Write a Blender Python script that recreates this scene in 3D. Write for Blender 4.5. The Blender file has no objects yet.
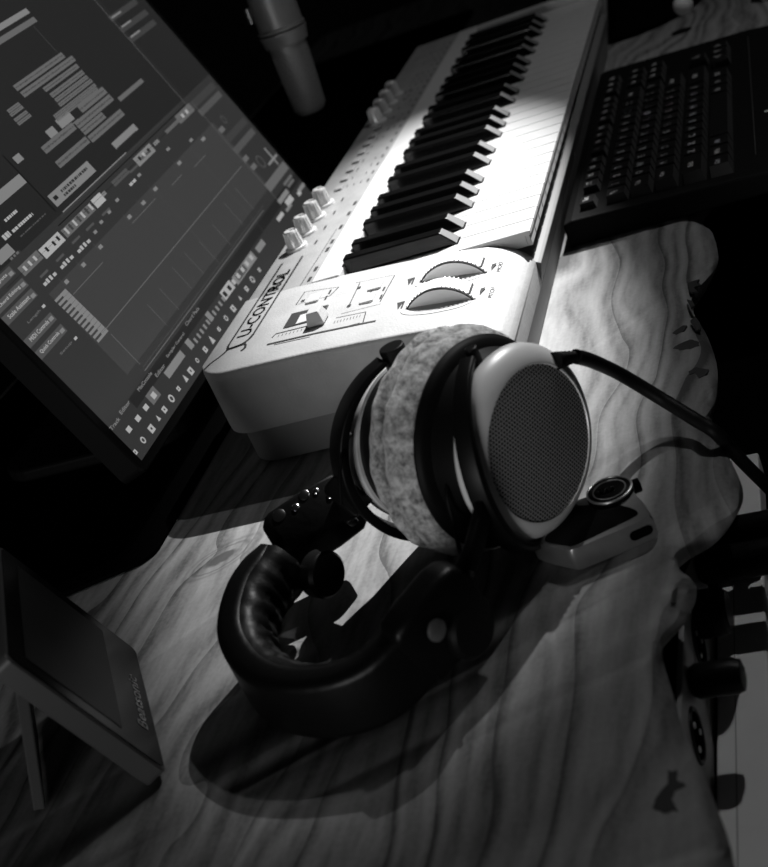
import bpy, bmesh, math, random
from mathutils import Vector, Matrix, Quaternion
R_ = math.radians
sc = bpy.context.scene
COL = sc.collection
# ------------------------------------------------------------------ camera
CC = Vector((-0.7463098, -0.2343484, 0.4025060))
CR = Matrix(((0.21144365, -0.90554057, -0.36781498),
             (-0.53023695, 0.20985578, -0.82146779),
             (0.82106051, 0.36872324, -0.43577838)))      # rows: image right, image down, view
FPX = 1300.2
cam = bpy.data.cameras.new('camera')
cam.sensor_fit = 'HORIZONTAL'; cam.sensor_width = 36.0; cam.lens = FPX / 768 * 36
cam.clip_start = 0.02; cam.clip_end = 50
cam.dof.use_dof = True; cam.dof.focus_distance = 0.86; cam.dof.aperture_fstop = 11
camo = bpy.data.objects.new('camera', cam); COL.objects.link(camo)
rm = Matrix((CR[0], -CR[1], -CR[2])).transposed().to_4x4()
camo.matrix_world = Matrix.Translation(CC) @ rm
sc.camera = camo
sc.view_settings.view_transform = 'Standard'; sc.view_settings.look = 'None'
sc.view_settings.gamma = 1; sc.view_settings.use_curve_mapping = False
sc.view_settings.exposure = 0.0
# ------------------------------------------------------------------ light
w = bpy.data.worlds.new('world'); sc.world = w; w.use_nodes = True
w.node_tree.nodes['Background'].inputs[0].default_value = (1, 1, 1, 1)
w.node_tree.nodes['Background'].inputs[1].default_value = 0.004
def aim(o, loc, tgt):
    d = Vector(tgt) - Vector(loc)
    o.location = loc; o.rotation_euler = d.to_track_quat('-Z', 'Y').to_euler()
def spot(name, loc, tgt, power, size, blend, rad):
    l = bpy.data.lights.new(name, 'SPOT'); l.energy = power; l.spot_size = R_(size); l.spot_blend = blend
    l.shadow_soft_size = rad; o = bpy.data.objects.new(name, l); COL.objects.link(o); aim(o, loc, tgt); return o
kl = spot('desk_lamp_key', (0.86, -0.30, 1.02), (0.130, 0.108, 0.0), 255, 16.0, 1.0, 0.006)
_d = (Vector((0.130, 0.108, 0)) - kl.location).normalized(); _u = Vector((.975, .22, 0)); _u = (_u - _d * _u.dot(_d)).normalized()   # oval beam
kl.rotation_euler = Matrix((_u.cross(-_d), _u, -_d)).transposed().to_euler(); kl.scale = (1, 2.1, 1)
spot('desk_lamp_second', (0.58, -0.44, 1.05), (0.12, 0.03, 0.0), 7.6, 105, .8, 0.008)
def area(name, loc, tgt, power, sx, sy):
    l = bpy.data.lights.new(name, 'AREA'); l.shape = 'RECTANGLE'; l.size = sx; l.size_y = sy; l.energy = power
    o = bpy.data.objects.new(name, l); COL.objects.link(o); aim(o, loc, tgt); return o
area('side_fill_light', (-2.3, 0.40, 0.22), (0.0, 0.1, 0.05), 12, 0.7, 0.3)  # added fill without a real source, brightens the keyboard's end face

# ------------------------------------------------------------------ projection helpers
def at(x, y, v, ax=2):
    d = CR.transposed() @ Vector(((x - 384) / FPX, (y - 433.5) / FPX, 1))
    return CC + d * ((v - CC[ax]) / d[ax])
# ------------------------------------------------------------------ materials
def mat(name, g, rough=0.5, metal=0.0, spec=0.5, noise=0.0, nscale=60, bump=0.0, bscale=200, emit=None, coat=0):
    m = bpy.data.materials.new(name); m.use_nodes = True; nt = m.node_tree; b = nt.nodes['Principled BSDF']
    b.inputs['Base Color'].default_value = (g, g, g, 1); b.inputs['Roughness'].default_value = rough
    b.inputs['Metallic'].default_value = metal; b.inputs['Specular IOR Level'].default_value = spec
    b.inputs['Coat Weight'].default_value = coat
    tc = nt.nodes.new('ShaderNodeTexCoord')
    n = nt.nodes.new('ShaderNodeTexNoise'); n.inputs['Scale'].default_value = nscale; n.inputs['Detail'].default_value = 6
    nt.links.new(tc.outputs['Object'], n.inputs['Vector'])
    r = nt.nodes.new('ShaderNodeMapRange'); a = max(noise, 0.02)
    r.inputs['From Min'].default_value = .3; r.inputs['From Max'].default_value = .7
    r.inputs['To Min'].default_value = g * (1 - a); r.inputs['To Max'].default_value = g * (1 + a)
    nt.links.new(n.outputs['Fac'], r.inputs['Value'])
    cb = nt.nodes.new('ShaderNodeCombineColor')
    for k in range(3): nt.links.new(r.outputs[0], cb.inputs[k])
    nt.links.new(cb.outputs[0], b.inputs['Base Color'])
    if bump:
        n2 = nt.nodes.new('ShaderNodeTexNoise'); n2.inputs['Scale'].default_value = bscale; n2.inputs['Detail'].default_value = 4
        nt.links.new(tc.outputs['Object'], n2.inputs['Vector'])
        bp = nt.nodes.new('ShaderNodeBump'); bp.inputs['Strength'].default_value = bump; bp.inputs['Distance'].default_value = 0.002
        nt.links.new(n2.outputs['Fac'], bp.inputs['Height']); nt.links.new(bp.outputs[0], b.inputs['Normal'])
    if emit is not None:
        b.inputs['Emission Color'].default_value = (1, 1, 1, 1); b.inputs['Emission Strength'].default_value = emit
    return m
M = dict(
    silver=mat('silver_plastic', .44, .42, .0, .5, .05, 30),
    panel=mat('panel_plastic', .37, .5, .0, .5, .10, 45, .15, 500),
    strip=mat('bright_strip', .50, .35),
    base=mat('grey_underbody', .22, .55),
    whitekey=mat('white_key', .48, .28),
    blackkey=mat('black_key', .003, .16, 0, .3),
    keyfront_lit=mat('black_key_front_lit', .25, .25, .3, .6),  # paler grey paints the lit sheen on the black keys' sloped fronts
    ink=mat('ink', .012, .6), softink=mat('soft_ink', .22, .6),
    button=mat('button_white', .8, .4), knob=mat('knob_silver', .62, .3, .25),
    knobdark=mat('knob_side', .10, .5),
    black=mat('black_plastic', .005, .42, 0, .18), matte=mat('matte_black', .002, .95, 0, .0),
    gloss=mat('gloss_black', .003, .2, 0, .08),
    leather=mat('black_leather', .003, .40, 0, .20, .1, 40, .10, 200),
    chrome=mat('chrome', .75, .16, 1), alu=mat('brushed_grey_metal', .26, .34, .7, .5, .08, 120),
    cup=mat('satin_silver_cup', .92, .38, .1), 
    greyplastic=mat('grey_frame_plastic', .055, .45), lightpanel=mat('light_grey_top', .92, .5),
    midpanel=mat('mid_grey_face', .28, .5), screenoff=mat('dark_glass', .014, .4, 0, .08, .3, 25),
    legend=mat('key_legend', .8, .5), keycap=mat('keycap_black', .005, .45, 0, .25), caplit=mat('keycap_lit_grey', .07, .4), kcase=mat('keyboard_case', .003, .6, 0, .12),  # keycap fronts painted paler, standing in for lamp light on them
    rail=mat('rail_shaded_plastic', .14, .5), farpanel=mat('control_panel_plastic', .26, .5, .0, .5, .12, 45, .15, 500), endp=mat('end_panel_plastic', .38, .5, .0, .5, .08, 45, .15, 500),  # rail made darker: the shade on its front is put into the colour
    floor=mat('dark_floor', .006, .8, 0, .1, .3, 4), wall=mat('dark_wall', .01, .9, 0, .1, .1, 2),
    mic=mat('microphone_metal', .18, .42, .3, .5, .05, 80), paledot=mat('pale_cap', .10, .4),
    fabric=mat('cable_rubber', .005, .55, 0, .15),
    logo=mat('logo_grey', .6, .4),
)
# velour
def velour():
    m = mat('grey_velour', .30, 1.0, 0, .1); nt = m.node_tree; b = nt.nodes['Principled BSDF']
    b.inputs['Sheen Weight'].default_value = .7; b.inputs['Sheen Roughness'].default_value = .4
    tc = nt.nodes.new('ShaderNodeTexCoord')
    n = nt.nodes.new('ShaderNodeTexNoise'); n.inputs['Scale'].default_value = 170; n.inputs['Detail'].default_value = 7; n.inputs['Roughness'].default_value = .7
    nt.links.new(tc.outputs['Object'], n.inputs['Vector'])
    r = nt.nodes.new('ShaderNodeValToRGB'); r.color_ramp.elements[0].position = .36; r.color_ramp.elements[1].position = .62
    r.color_ramp.elements[0].color = (.17, .17, .17, 1); r.color_ramp.elements[1].color = (.85, .85, .85, 1)
    nt.links.new(n.outputs['Fac'], r.inputs['Fac']); nt.links.new(r.outputs[0], b.inputs['Base Color'])
    bp = nt.nodes.new('ShaderNodeBump'); bp.inputs['Strength'].default_value = .8; bp.inputs['Distance'].default_value = .003
    nt.links.new(n.outputs['Fac'], bp.inputs['Height']); nt.links.new(bp.outputs[0], b.inputs['Normal'])
    return m
M['velour'] = velour()
# perforated grille, pattern in the object's own XY plane
def grille():
    m = mat('perforated_grille', .4, .35, .15); nt = m.node_tree; b = nt.nodes['Principled BSDF']
    N = nt.nodes.new; L = nt.links.new
    tc = N('ShaderNodeTexCoord'); mp = N('ShaderNodeMapping'); mp.inputs['Scale'].default_value = (1, 1, 0)
    L(tc.outputs['UV'], mp.inputs['Vector'])
    s = N('ShaderNodeSeparateXYZ'); L(mp.outputs[0], s.inputs[0])
    def mth(op, a, c=None, v=None):
        n = N('ShaderNodeMath'); n.operation = op; L(a, n.inputs[0])
        if c is not None: L(c, n.inputs[1])
        if v is not None: n.inputs[1].default_value = v
        return n.outputs[0]
    P_ = 0.0023
    x = mth('MULTIPLY', s.outputs[0], v=1 / P_); y = mth('MULTIPLY', s.outputs[1], v=1 / (P_ * .866 * 2))
    def cell(x, y):
        fx = mth('SUBTRACT', mth('FRACT', x), v=.5); fy = mth('MULTIPLY', mth('SUBTRACT', mth('FRACT', y), v=.5), v=1.732)
        return mth('SQRT', mth('ADD', mth('MULTIPLY', fx, fx), mth('MULTIPLY', fy, fy)))
    d = mth('MINIMUM', cell(x, y), cell(mth('ADD', x, v=.5), mth('ADD', y, v=.5)))
    hole = mth('LESS_THAN', d, v=.36)
    mx = N('ShaderNodeMix'); mx.data_type = 'RGBA'; L(hole, mx.inputs['Factor'])
    mx.inputs[6].default_value = (.62, .62, .62, 1); mx.inputs[7].default_value = (.004, .004, .004, 1)
    L(mx.outputs[2], b.inputs['Base Color'])
    mt = mth('MULTIPLY', hole, v=-.25); mt = mth('ADD', mt, v=.25); L(mt, b.inputs['Metallic'])
    sp = mth('MULTIPLY', hole, v=-.5); sp = mth('ADD', sp, v=.5); L(sp, b.inputs['Specular IOR Level'])
    return m
M['grille'] = grille()
KNOTS = [(-.107, .197, .023, .0105), (-.2216, .1076, .010, .007), (.06, -.09, .02, .012), (-.348, -.095, .02, .012),
         (.0, -.098, .012, .008), (-.27, .28, .03, .02)]
def wood():
    m = bpy.data.materials.new('live_edge_wood'); m.use_nodes = True; nt = m.node_tree; b = nt.nodes['Principled BSDF']
    N = nt.nodes.new; L = nt.links.new
    tc = N('ShaderNodeTexCoord'); sx = N('ShaderNodeSeparateXYZ'); L(tc.outputs['Object'], sx.inputs[0])
    def mth(op, a, c=None, v=None):
        n = N('ShaderNodeMath'); n.operation = op
        if hasattr(a, 'is_output'): L(a, n.inputs[0])
        else: n.inputs[0].default_value = a
        if c is not None: L(c, n.inputs[1])
        if v is not None: n.inputs[1].default_value = v
        return n.outputs[0]
    # warp
    n1 = N('ShaderNodeTexNoise'); mp = N('ShaderNodeMapping'); mp.inputs['Scale'].default_value = (3.2, 7, 1)
    L(tc.outputs['Object'], mp.inputs[0]); L(mp.outputs[0], n1.inputs['Vector']); n1.inputs['Scale'].default_value = 1.0; n1.inputs['Detail'].default_value = 2
    wv = mth('MULTIPLY', mth('SUBTRACT', n1.outputs['Fac'], v=.5), v=.16)
    yy = mth('ADD', sx.outputs[1], wv)
    masks = []
    for kx, ky, ra, rb in KNOTS:
        ca, sa = (.65, -.76) if kx == -.107 else (1.0, 0.0)
        ux = mth('SUBTRACT', sx.outputs[0], v=kx); uy = mth('SUBTRACT', sx.outputs[1], v=ky)
        dx = mth('DIVIDE', mth('ADD', mth('MULTIPLY', ux, v=ca), mth('MULTIPLY', uy, v=sa)), v=ra); dy = mth('DIVIDE', mth('SUBTRACT', mth('MULTIPLY', uy, v=ca), mth('MULTIPLY', ux, v=sa)), v=rb)
        d2 = mth('ADD', mth('MULTIPLY', dx, dx), mth('MULTIPLY', dy, dy))
        k = mth('EXPONENT', mth('MULTIPLY', d2, v=-.6))
        masks.append((k, d2))
        # bend the grain round the knot
        yy = mth('ADD', yy, mth('MULTIPLY', mth('MULTIPLY', k, dy), v=rb * .9))
    wv1 = N('ShaderNodeTexWave'); wv1.wave_type = 'BANDS'; wv1.bands_direction = 'Y'
    cx = N('ShaderNodeCombineXYZ'); L(mth('MULTIPLY', sx.outputs[0], v=.12), cx.inputs[0]); L(yy, cx.inputs[1])
    L(cx.outputs[0], wv1.inputs['Vector']); wv1.inputs['Scale'].default_value = 17; wv1.inputs['Distortion'].default_value = 2.2
    wv1.inputs['Detail'].default_value = 4; wv1.inputs['Detail Scale'].default_value = 1.6
    # fine fibres
    n2 = N('ShaderNodeTexNoise'); mp2 = N('ShaderNodeMapping'); mp2.inputs['Scale'].default_value = (34, 210, 1)
    L(tc.outputs['Object'], mp2.inputs[0]); L(mp2.outputs[0], n2.inputs['Vector']); n2.inputs['Scale'].default_value = 1; n2.inputs['Detail'].default_value = 5
    n3 = N('ShaderNodeTexNoise'); mp3 = N('ShaderNodeMapping'); mp3.inputs['Scale'].default_value = (4, 22, 1)
    L(cx.outputs[0], mp3.inputs[0]); L(mp3.outputs[0], n3.inputs['Vector']); n3.inputs['Scale'].default_value = 3; n3.inputs['Detail'].default_value = 6
    v = mth('ADD', mth('MULTIPLY', wv1.outputs['Fac'], v=.13), mth('MULTIPLY', n2.outputs['Fac'], v=.31))
    v = mth('ADD', v, mth('MULTIPLY', n3.outputs['Fac'], v=.50))
    n4 = N('ShaderNodeTexNoise'); n4.inputs['Scale'].default_value = 330; n4.inputs['Detail'].default_value = 3; L(tc.outputs['Object'], n4.inputs['Vector'])
    v = mth('ADD', v, mth('MULTIPLY', mth('SUBTRACT', n4.outputs['Fac'], v=.5), v=.16)); v = mth('ADD', v, v=.03)
    # thin dark growth lines
    wl = N('ShaderNodeTexWave'); wl.wave_type = 'BANDS'; wl.bands_direction = 'Y'; wl.wave_profile = 'SAW'; L(cx.outputs[0], wl.inputs['Vector']); wl.inputs['Scale'].default_value = 9; wl.inputs['Distortion'].default_value = 3.5; wl.inputs['Detail'].default_value = 3; wl.inputs['Detail Scale'].default_value = .8
    ln = mth('MULTIPLY', mth('MAXIMUM', mth('SUBTRACT', wl.outputs['Fac'], v=.80), v=0.0), v=.85)
    v = mth('SUBTRACT', v, ln)
    r = N('ShaderNodeValToRGB'); e = r.color_ramp.elements
    e[0].position = .28; e[0].color = (.06, .06, .06, 1); e[1].position = .72; e[1].color = (.35, .35, .35, 1)
    e2 = r.color_ramp.elements.new(.46); e2.color = (.20, .20, .20, 1)
    L(v, r.inputs['Fac'])
    colr = r.outputs[0]
    nk = N('ShaderNodeTexNoise'); nk.inputs['Scale'].default_value = 160; nk.inputs['Detail'].default_value = 4; L(tc.outputs['Object'], nk.inputs['Vector'])
    nj = N('ShaderNodeTexNoise'); nj.inputs['Scale'].default_value = 45; nj.inputs['Detail'].default_value = 3; L(tc.outputs['Object'], nj.inputs['Vector'])
    for k, d2 in masks[:2]:
        rad = mth('ADD', mth('SQRT', d2), mth('MULTIPLY', mth('SUBTRACT', nj.outputs['Fac'], v=.5), v=.55))
        line_ = mth('MAXIMUM', mth('SUBTRACT', 1.0, mth('MULTIPLY', mth('ABSOLUTE', mth('SUBTRACT', rad, v=1.0)), v=9.0)), v=0.0)
        line2 = mth('MAXIMUM', mth('SUBTRACT', 1.0, mth('MULTIPLY', mth('ABSOLUTE', mth('SUBTRACT', rad, v=1.28)), v=7.0)), v=0.0)
        core = mth('MINIMUM', mth('MAXIMUM', mth('MULTIPLY', mth('SUBTRACT', .78, mth('ADD', rad, mth('MULTIPLY', nk.outputs['Fac'], v=.35))), v=5.0), v=0.0), v=1.0)
        f = mth('MAXIMUM', mth('MAXIMUM', mth('MULTIPLY', line_, v=.55), mth('MULTIPLY', line2, v=.35)), mth('MULTIPLY', core, v=.85))
        mx = N('ShaderNodeMix'); mx.data_type = 'RGBA'; L(f, mx.inputs['Factor']); L(colr, mx.inputs[6]); mx.inputs[7].default_value = (.06, .06, .06, 1)
        colr = mx.outputs[2]
    L(colr, b.inputs['Base Color'])
    b.inputs['Roughness'].default_value = .55; b.inputs['Specular IOR Level'].default_value = .25
    bp = N('ShaderNodeBump'); bp.inputs['Strength'].default_value = .12; bp.inputs['Distance'].default_value = .002
    L(v, bp.inputs['Height']); L(bp.outputs[0], b.inputs['Normal'])
    return m
M['wood'] = wood()

# ------------------------------------------------------------------ mesh helpers
def new(): return bmesh.new()
def obj(name, bm, m, parent=None, smooth=False, bevel=0, seg=2, label=None, auto=40):
    me = bpy.data.meshes.new(name); bmesh.ops.recalc_face_normals(bm, faces=bm.faces)
    bm.to_mesh(me); bm.free()
    ms = m if isinstance(m, (list, tuple)) else [m]
    for k in ms: me.materials.append(M[k])
    o = bpy.data.objects.new(name, me); COL.objects.link(o)
    if smooth:
        me.polygons.foreach_set('use_smooth', [True] * len(me.polygons))
        me.set_sharp_from_angle(angle=R_(auto))
    if bevel:
        b = o.modifiers.new('bevel', 'BEVEL'); b.width = bevel; b.segments = seg; b.limit_method = 'ANGLE'; b.angle_limit = R_(35)
        b.harden_normals = False
    if parent is not None: par(o, parent)
    if label: o['label'] = label
    return o
def par(o, p):
    o.parent = p
    q = p
    inv = Matrix.Identity(4)
    chain = []
    while q is not None: chain.append(q); q = q.parent
    Mw = Matrix.Identity(4)
    for q in reversed(chain):
        Mw = Mw @ q.matrix_parent_inverse @ Matrix.LocRotScale(q.location, q.rotation_euler, q.scale) if q.parent else Matrix.LocRotScale(q.location, q.rotation_euler, q.scale)
    o.matrix_parent_inverse = Mw.inverted()
def tag(o, label, cat, group=None, kind=None):
    o['label'] = label; o['category'] = cat
    if group: o['group'] = group
    if kind: o['kind'] = kind
    return o
def thing(name, loc, label, cat, group=None):
    o = bpy.data.objects.new(name, None); o.empty_display_size = .02; COL.objects.link(o); o.location = loc
    return tag(o, label, cat, group)
def box(bm, x0, x1, y0, y1, z0, z1, mi=0, mx=None):
    vs = [bm.verts.new(v) for v in ((x0, y0, z0), (x1, y0, z0), (x1, y1, z0), (x0, y1, z0), (x0, y0, z1), (x1, y0, z1), (x1, y1, z1), (x0, y1, z1))]
    if mx is not None:
        for v in vs: v.co = mx @ v.co
    fs = [(0, 3, 2, 1), (4, 5, 6, 7), (0, 1, 5, 4), (1, 2, 6, 5), (2, 3, 7, 6), (3, 0, 4, 7)]
    for f in fs: bm.faces.new([vs[i] for i in f]).material_index = mi
    return vs
def loft(bm, rings, cap=True, mi=0, closed=True):
    R = [[bm.verts.new(v) for v in r] for r in rings]
    n = len(R[0])
    for a, b in zip(R, R[1:]):
        for i in range(n if closed else n - 1):
            j = (i + 1) % n
            bm.faces.new((a[i], a[j], b[j], b[i])).material_index = mi
    if cap:
        bm.faces.new(R[0][::-1]).material_index = mi; bm.faces.new(R[-1]).material_index = mi
    return R
def prism(bm, pts, z0, z1, mi=0, mx=None):
    f = (lambda p: mx @ Vector(p)) if mx is not None else (lambda p: Vector(p))
    return loft(bm, [[f((x, y, z0)) for x, y in pts], [f((x, y, z1)) for x, y in pts]], mi=mi)
def circ(c, u, v, r, n=32, r2=None):
    r2 = r if r2 is None else r2
    return [Vector(c) + Vector(u) * (r * math.cos(t)) + Vector(v) * (r2 * math.sin(t)) for t in [2 * math.pi * i / n for i in range(n)]]
def basis(d):
    d = Vector(d).normalized(); u = d.orthogonal().normalized(); return u, d.cross(u), d
def lathe(bm, c, d, prof, n=48, mi=0, u=None, cap=True):
    """prof: list of (offset along d, radius)"""
    d = Vector(d).normalized()
    if u is None: u = d.orthogonal().normalized()
    else: u = (Vector(u) - d * Vector(u).dot(d)).normalized()
    v = d.cross(u)
    return loft(bm, [circ(Vector(c) + d * s, u, v, max(r, 1e-5), n) for s, r in prof], mi=mi, cap=cap)
def cyl(bm, a, b, r, n=20, r2=None, mi=0):
    a = Vector(a); b = Vector(b); L = (b - a).length
    return lathe(bm, a, b - a, [(0, r), (L, r if r2 is None else r2)], n, mi)
def torus(bm, c, d, R, r, n=64, m=12, rs=None, mi=0):
    d = Vector(d).normalized(); u = d.orthogonal().normalized(); v = d.cross(u)
    rs = rs or r
    rings = []
    for i in range(n):
        t = 2 * math.pi * i / n; e = u * math.cos(t) + v * math.sin(t)
        rings.append([Vector(c) + e * (R + r * math.cos(k)) + d * (rs * math.sin(k)) for k in [2 * math.pi * j / m for j in range(m)]])
    rings.append(rings[0])
    V = [[bm.verts.new(p) for p in r_] for r_ in rings[:-1]]
    for i in range(n):
        a = V[i]; b = V[(i + 1) % n]
        for j in range(m):
            k = (j + 1) % m; bm.faces.new((a[j], a[k], b[k], b[j])).material_index = mi
def spline(pts, n=10):
    P = [Vector(p) for p in pts]; P = [P[0] * 2 - P[1]] + P + [P[-1] * 2 - P[-2]]; out = []
    for i in range(1, len(P) - 2):
        for k in range(n):
            t = k / n; a, b, c, d = P[i - 1:i + 3]
            out.append(.5 * ((2 * b) + (c - a) * t + (2 * a - 5 * b + 4 * c - d) * t * t + (3 * b - a - 3 * c + d) * t ** 3))
    out.append(P[-2]); return out
def tube(bm, pts, r, n=10, mi=0, sm=8):
    pts = spline(pts, sm) if sm else [Vector(p) for p in pts]
    rings = []; u = None
    for i, p in enumerate(pts):
        t = (pts[min(i + 1, len(pts) - 1)] - pts[max(i - 1, 0)]).normalized()
        if u is None: u = t.orthogonal().normalized()
        u = (u - t * u.dot(t)).normalized(); v = t.cross(u)
        rr = r(i / (len(pts) - 1)) if callable(r) else r
        rings.append(circ(p, u, v, rr, n))
    return loft(bm, rings, mi=mi)
def strap(bm, pts, side, prof, mi=0, sm=8, closed=False):
    """sweep a cross-section prof [(outward, side)] along pts; side(t) gives the side axis"""
    pts = spline(pts, sm); rings = []
    for i, p in enumerate(pts):
        t = (pts[min(i + 1, len(pts) - 1)] - pts[max(i - 1, 0)]).normalized()
        f = i / (len(pts) - 1)
        s = Vector(side) if not callable(side) else side(f); s = (s - t * s.dot(t)).normalized(); o = t.cross(s)
        pr = prof(f) if callable(prof) else prof
        rings.append([p + o * a + s * b for a, b in pr])
    return loft(bm, rings, mi=mi)
def rrect(a, b, r, n=5):
    out = []
    for cx, cy, t0 in ((a - r, b - r, 0), (-a + r, b - r, 90), (-a + r, -b + r, 180), (a - r, -b + r, 270)):
        for k in range(n + 1):
            t = R_(t0 + 90 * k / n); out.append((cx + r * math.cos(t), cy + r * math.sin(t)))
    return out
def sphere(bm, c, r, mi=0, s=1.0, n=16):
    d = bmesh.ops.create_uvsphere(bm, u_segments=n, v_segments=n // 2 + 2, radius=r)
    for v in d['verts']:
        v.co.z *= s; v.co += Vector(c)
    for v in d['verts']:
        for f in v.link_faces: f.material_index = mi
_tc = {}
def glyphs(s, size):
    """2D outline mesh of a string, centred on its own box"""
    if s not in _tc:
        cu = bpy.data.curves.new('t', 'FONT'); cu.body = s; cu.size = 1; cu.fill_mode = 'FRONT'; cu.resolution_u = 2
        o = bpy.data.objects.new('t', cu); COL.objects.link(o); dg = bpy.context.evaluated_depsgraph_get(); dg.update()
        me = bpy.data.meshes.new_from_object(o.evaluated_get(dg))
        vs = [(v.co.x, v.co.y) for v in me.vertices]; fs = [list(p.vertices) for p in me.polygons]
        bpy.data.objects.remove(o); bpy.data.curves.remove(cu); bpy.data.meshes.remove(me)
        xs = [v[0] for v in vs]; ys = [v[1] for v in vs]
        cx = (min(xs) + max(xs)) / 2; cy = (min(ys) + max(ys)) / 2
        _tc[s] = ([(x - cx, y - cy) for x, y in vs], fs, max(xs) - min(xs), max(ys) - min(ys))
    return _tc[s]
def text(bm, s, o, ex, ey, w=None, h=None, mi=0, bold=0):
    vs, fs, W, H = glyphs(s, 1)
    kx = w / W if w else h / H; ky = h / H if h else w / W
    for off in ((0, 0),) if not bold else ((0, 0), (bold, 0), (0, bold), (bold, bold)):
        V = [bm.verts.new(Vector(o) + Vector(ex) * (x * kx + off[0]) + Vector(ey) * (y * ky + off[1])) for x, y in vs]
        for f in fs:
            try: bm.faces.new([V[i] for i in f]).material_index = mi
            except ValueError: pass
def quad(bm, pts, mi=0):
    bm.faces.new([bm.verts.new(p) for p in pts]).material_index = mi
def line(bm, a, b, wd, nrm=(0, 0, 1), mi=0):
    a = Vector(a); b = Vector(b); s = (b - a).cross(Vector(nrm)).normalized() * wd / 2
    quad(bm, [a - s, b - s, b + s, a + s], mi)

# ================================================================== THE SETTING
bm = new(); box(bm, -2.5, 3.2, -1.6, 2.2, -.80, -.76); o = obj('floor', bm, 'floor'); o['kind'] = 'structure'
bm = new(); box(bm, 3.2, 3.3, -1.6, 2.2, -.80, 1.8); o = obj('wall_far', bm, 'wall'); o['kind'] = 'structure'
bm = new(); box(bm, -2.5, 3.3, 2.2, 2.3, -.80, 1.8); o = obj('wall_back', bm, 'wall'); o['kind'] = 'structure'

# ---- live edge slab
EDGE = [(1.60, -.40), (1.1, -.36), (.85, -.30), (.62, -.25), (.45, -.19), (.34, -.150), (.2621, -.1188), (.2268, -.1262), (.1768, -.1309), (.1444, -.1265), (.1169, -.1167), (.0949, -.1134),
        (.06, -.1222), (.0142, -.1297), (-.0249, -.1304), (-.0537, -.1274), (-.0709, -.1275), (-.0898, -.1334), (-.1157, -.1406),
        (-.14, -.1446), (-.1579, -.1417), (-.173, -.1321), (-.1823, -.119), (-.1913, -.1113), (-.1987, -.1105), (-.2088, -.1169),
        (-.2202, -.1201), (-.2352, -.1174), (-.2482, -.1088), (-.2582, -.1043), (-.269, -.1046), (-.294, -.1102), (-.3204, -.1159),
        (-.3424, -.1236), (-.3626, -.13), (-.3814, -.1351), (-.3973, -.1377), (-.45, -.146), (-.55, -.15), (-.62, -.16)]
ep = [Vector((x, y, 0)) for x, y in EDGE]
fine = spline(ep, 4)
rnd = random.Random(4)
outer = []; top = []; mid = []; bot = []
for i, p in enumerate(fine):
    t = (fine[min(i + 1, len(fine) - 1)] - fine[max(i - 1, 0)]).normalized(); nin = Vector((t.y, -t.x, 0))
    if nin.y < 0: nin = -nin
    wv = .009 + .005 * math.sin(i * .31) + .003 * math.sin(i * .83 + 1)
    outer.append(Vector((p.x, p.y, -.009)) + Vector((.006, .002, 0)))
    mid.append(p + nin * (wv * .45) + Vector((0, 0, -.0030)))
    top.append(p + nin * wv * 1.25 + Vector((0, 0, 0)))
    bot.append(Vector((p.x, p.y, -.034)) + nin * .034)
def closed(pts, z):
    return pts + [Vector((-.62, .60, z)), Vector((1.60, .60, z))]
bm = new()
rings = [closed(bot, -.034), closed([Vector((p.x, p.y + .006, -.0165)) for p in outer], -.022), closed(outer, -.009), closed(mid, -.003), closed(top, 0)]
loft(bm, rings)
slab = obj('desk_slab', bm, 'wood', smooth=True, auto=50)
tag(slab, 'live-edge wooden slab desktop with knots, cracks and a wavy right-hand edge', 'desk')
# cracks and knot holes in the slab
def hole(pxs, seed):
    bm = new(); pts = [at(x, y, .0) for x, y in pxs]
    c = sum(pts, Vector()) / len(pts); rg = random.Random(seed); fin = []
    n = len(pts)
    for i in range(n):
        a = pts[i]; b = pts[(i + 1) % n]
        for k in range(3):
            q = a.lerp(b, k / 3); q = c + (q - c) * (1 + rg.uniform(-.10, .10)); fin.append(q)
    loft(bm, [[Vector((q.x, q.y, -.001)) for q in fin], [Vector((q.x, q.y, .00035)) for q in fin]])
    obj('knot_hole', bm, 'ink', slab, label='dark crack in the wood')
hole([(672, 349), (682, 343), (690, 340), (698, 341), (699, 346), (690, 349), (680, 350)], 1)
hole([(673, 333), (682, 326), (687, 326), (684, 331), (676, 335)], 2)
hole([(690, 321), (695, 317), (700, 322), (701, 330), (695, 330)], 3)
hole([(688, 372), (696, 367), (708, 370), (706, 375), (699, 379), (695, 373), (690, 375)], 4)
hole([(687, 300), (692, 301), (695, 306), (691, 308)], 6)
hole([(688, 283), (699, 280), (697, 283), (701, 285), (694, 288), (698, 292), (690, 293)], 5)
hole([(652, 808), (657, 796), (668, 783), (668, 770), (677, 770), (678, 781), (686, 786), (675, 791), (672, 800), (678, 811), (664, 813)], 7)
hole([(672, 593), (677, 587), (675, 600), (671, 602)], 8)

# trestle legs carrying the slab
for x0, x1, y0, y1, nm in ((-.55, -.50, .45, .55, 'left'), (1.45, 1.5, -.2, .5, 'right')):
    bm = new(); box(bm, x0, x1, y0, y1, -.76, -.034); o = obj('desk_leg', bm, 'black', slab)

# lower shelf under the slab
bm = new(); box(bm, -.62, .9, -.30, .35, -.135, -.115); 
o = obj('lower_shelf', bm, 'matte', bevel=.002); tag(o, 'black lower shelf below the live edge of the wooden slab', 'shelf')
for x0, x1, y0, y1 in ((-.55, -.52, .31, .34), (.8, .83, .31, .34), (-.55, -.52, -.1, -.07), (.8, .83, -.06, -.03)):
    bm = new(); box(bm, x0, x1, y0, y1, -.115, -.0345); obj('shelf_post', bm, 'matte', o)

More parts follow.
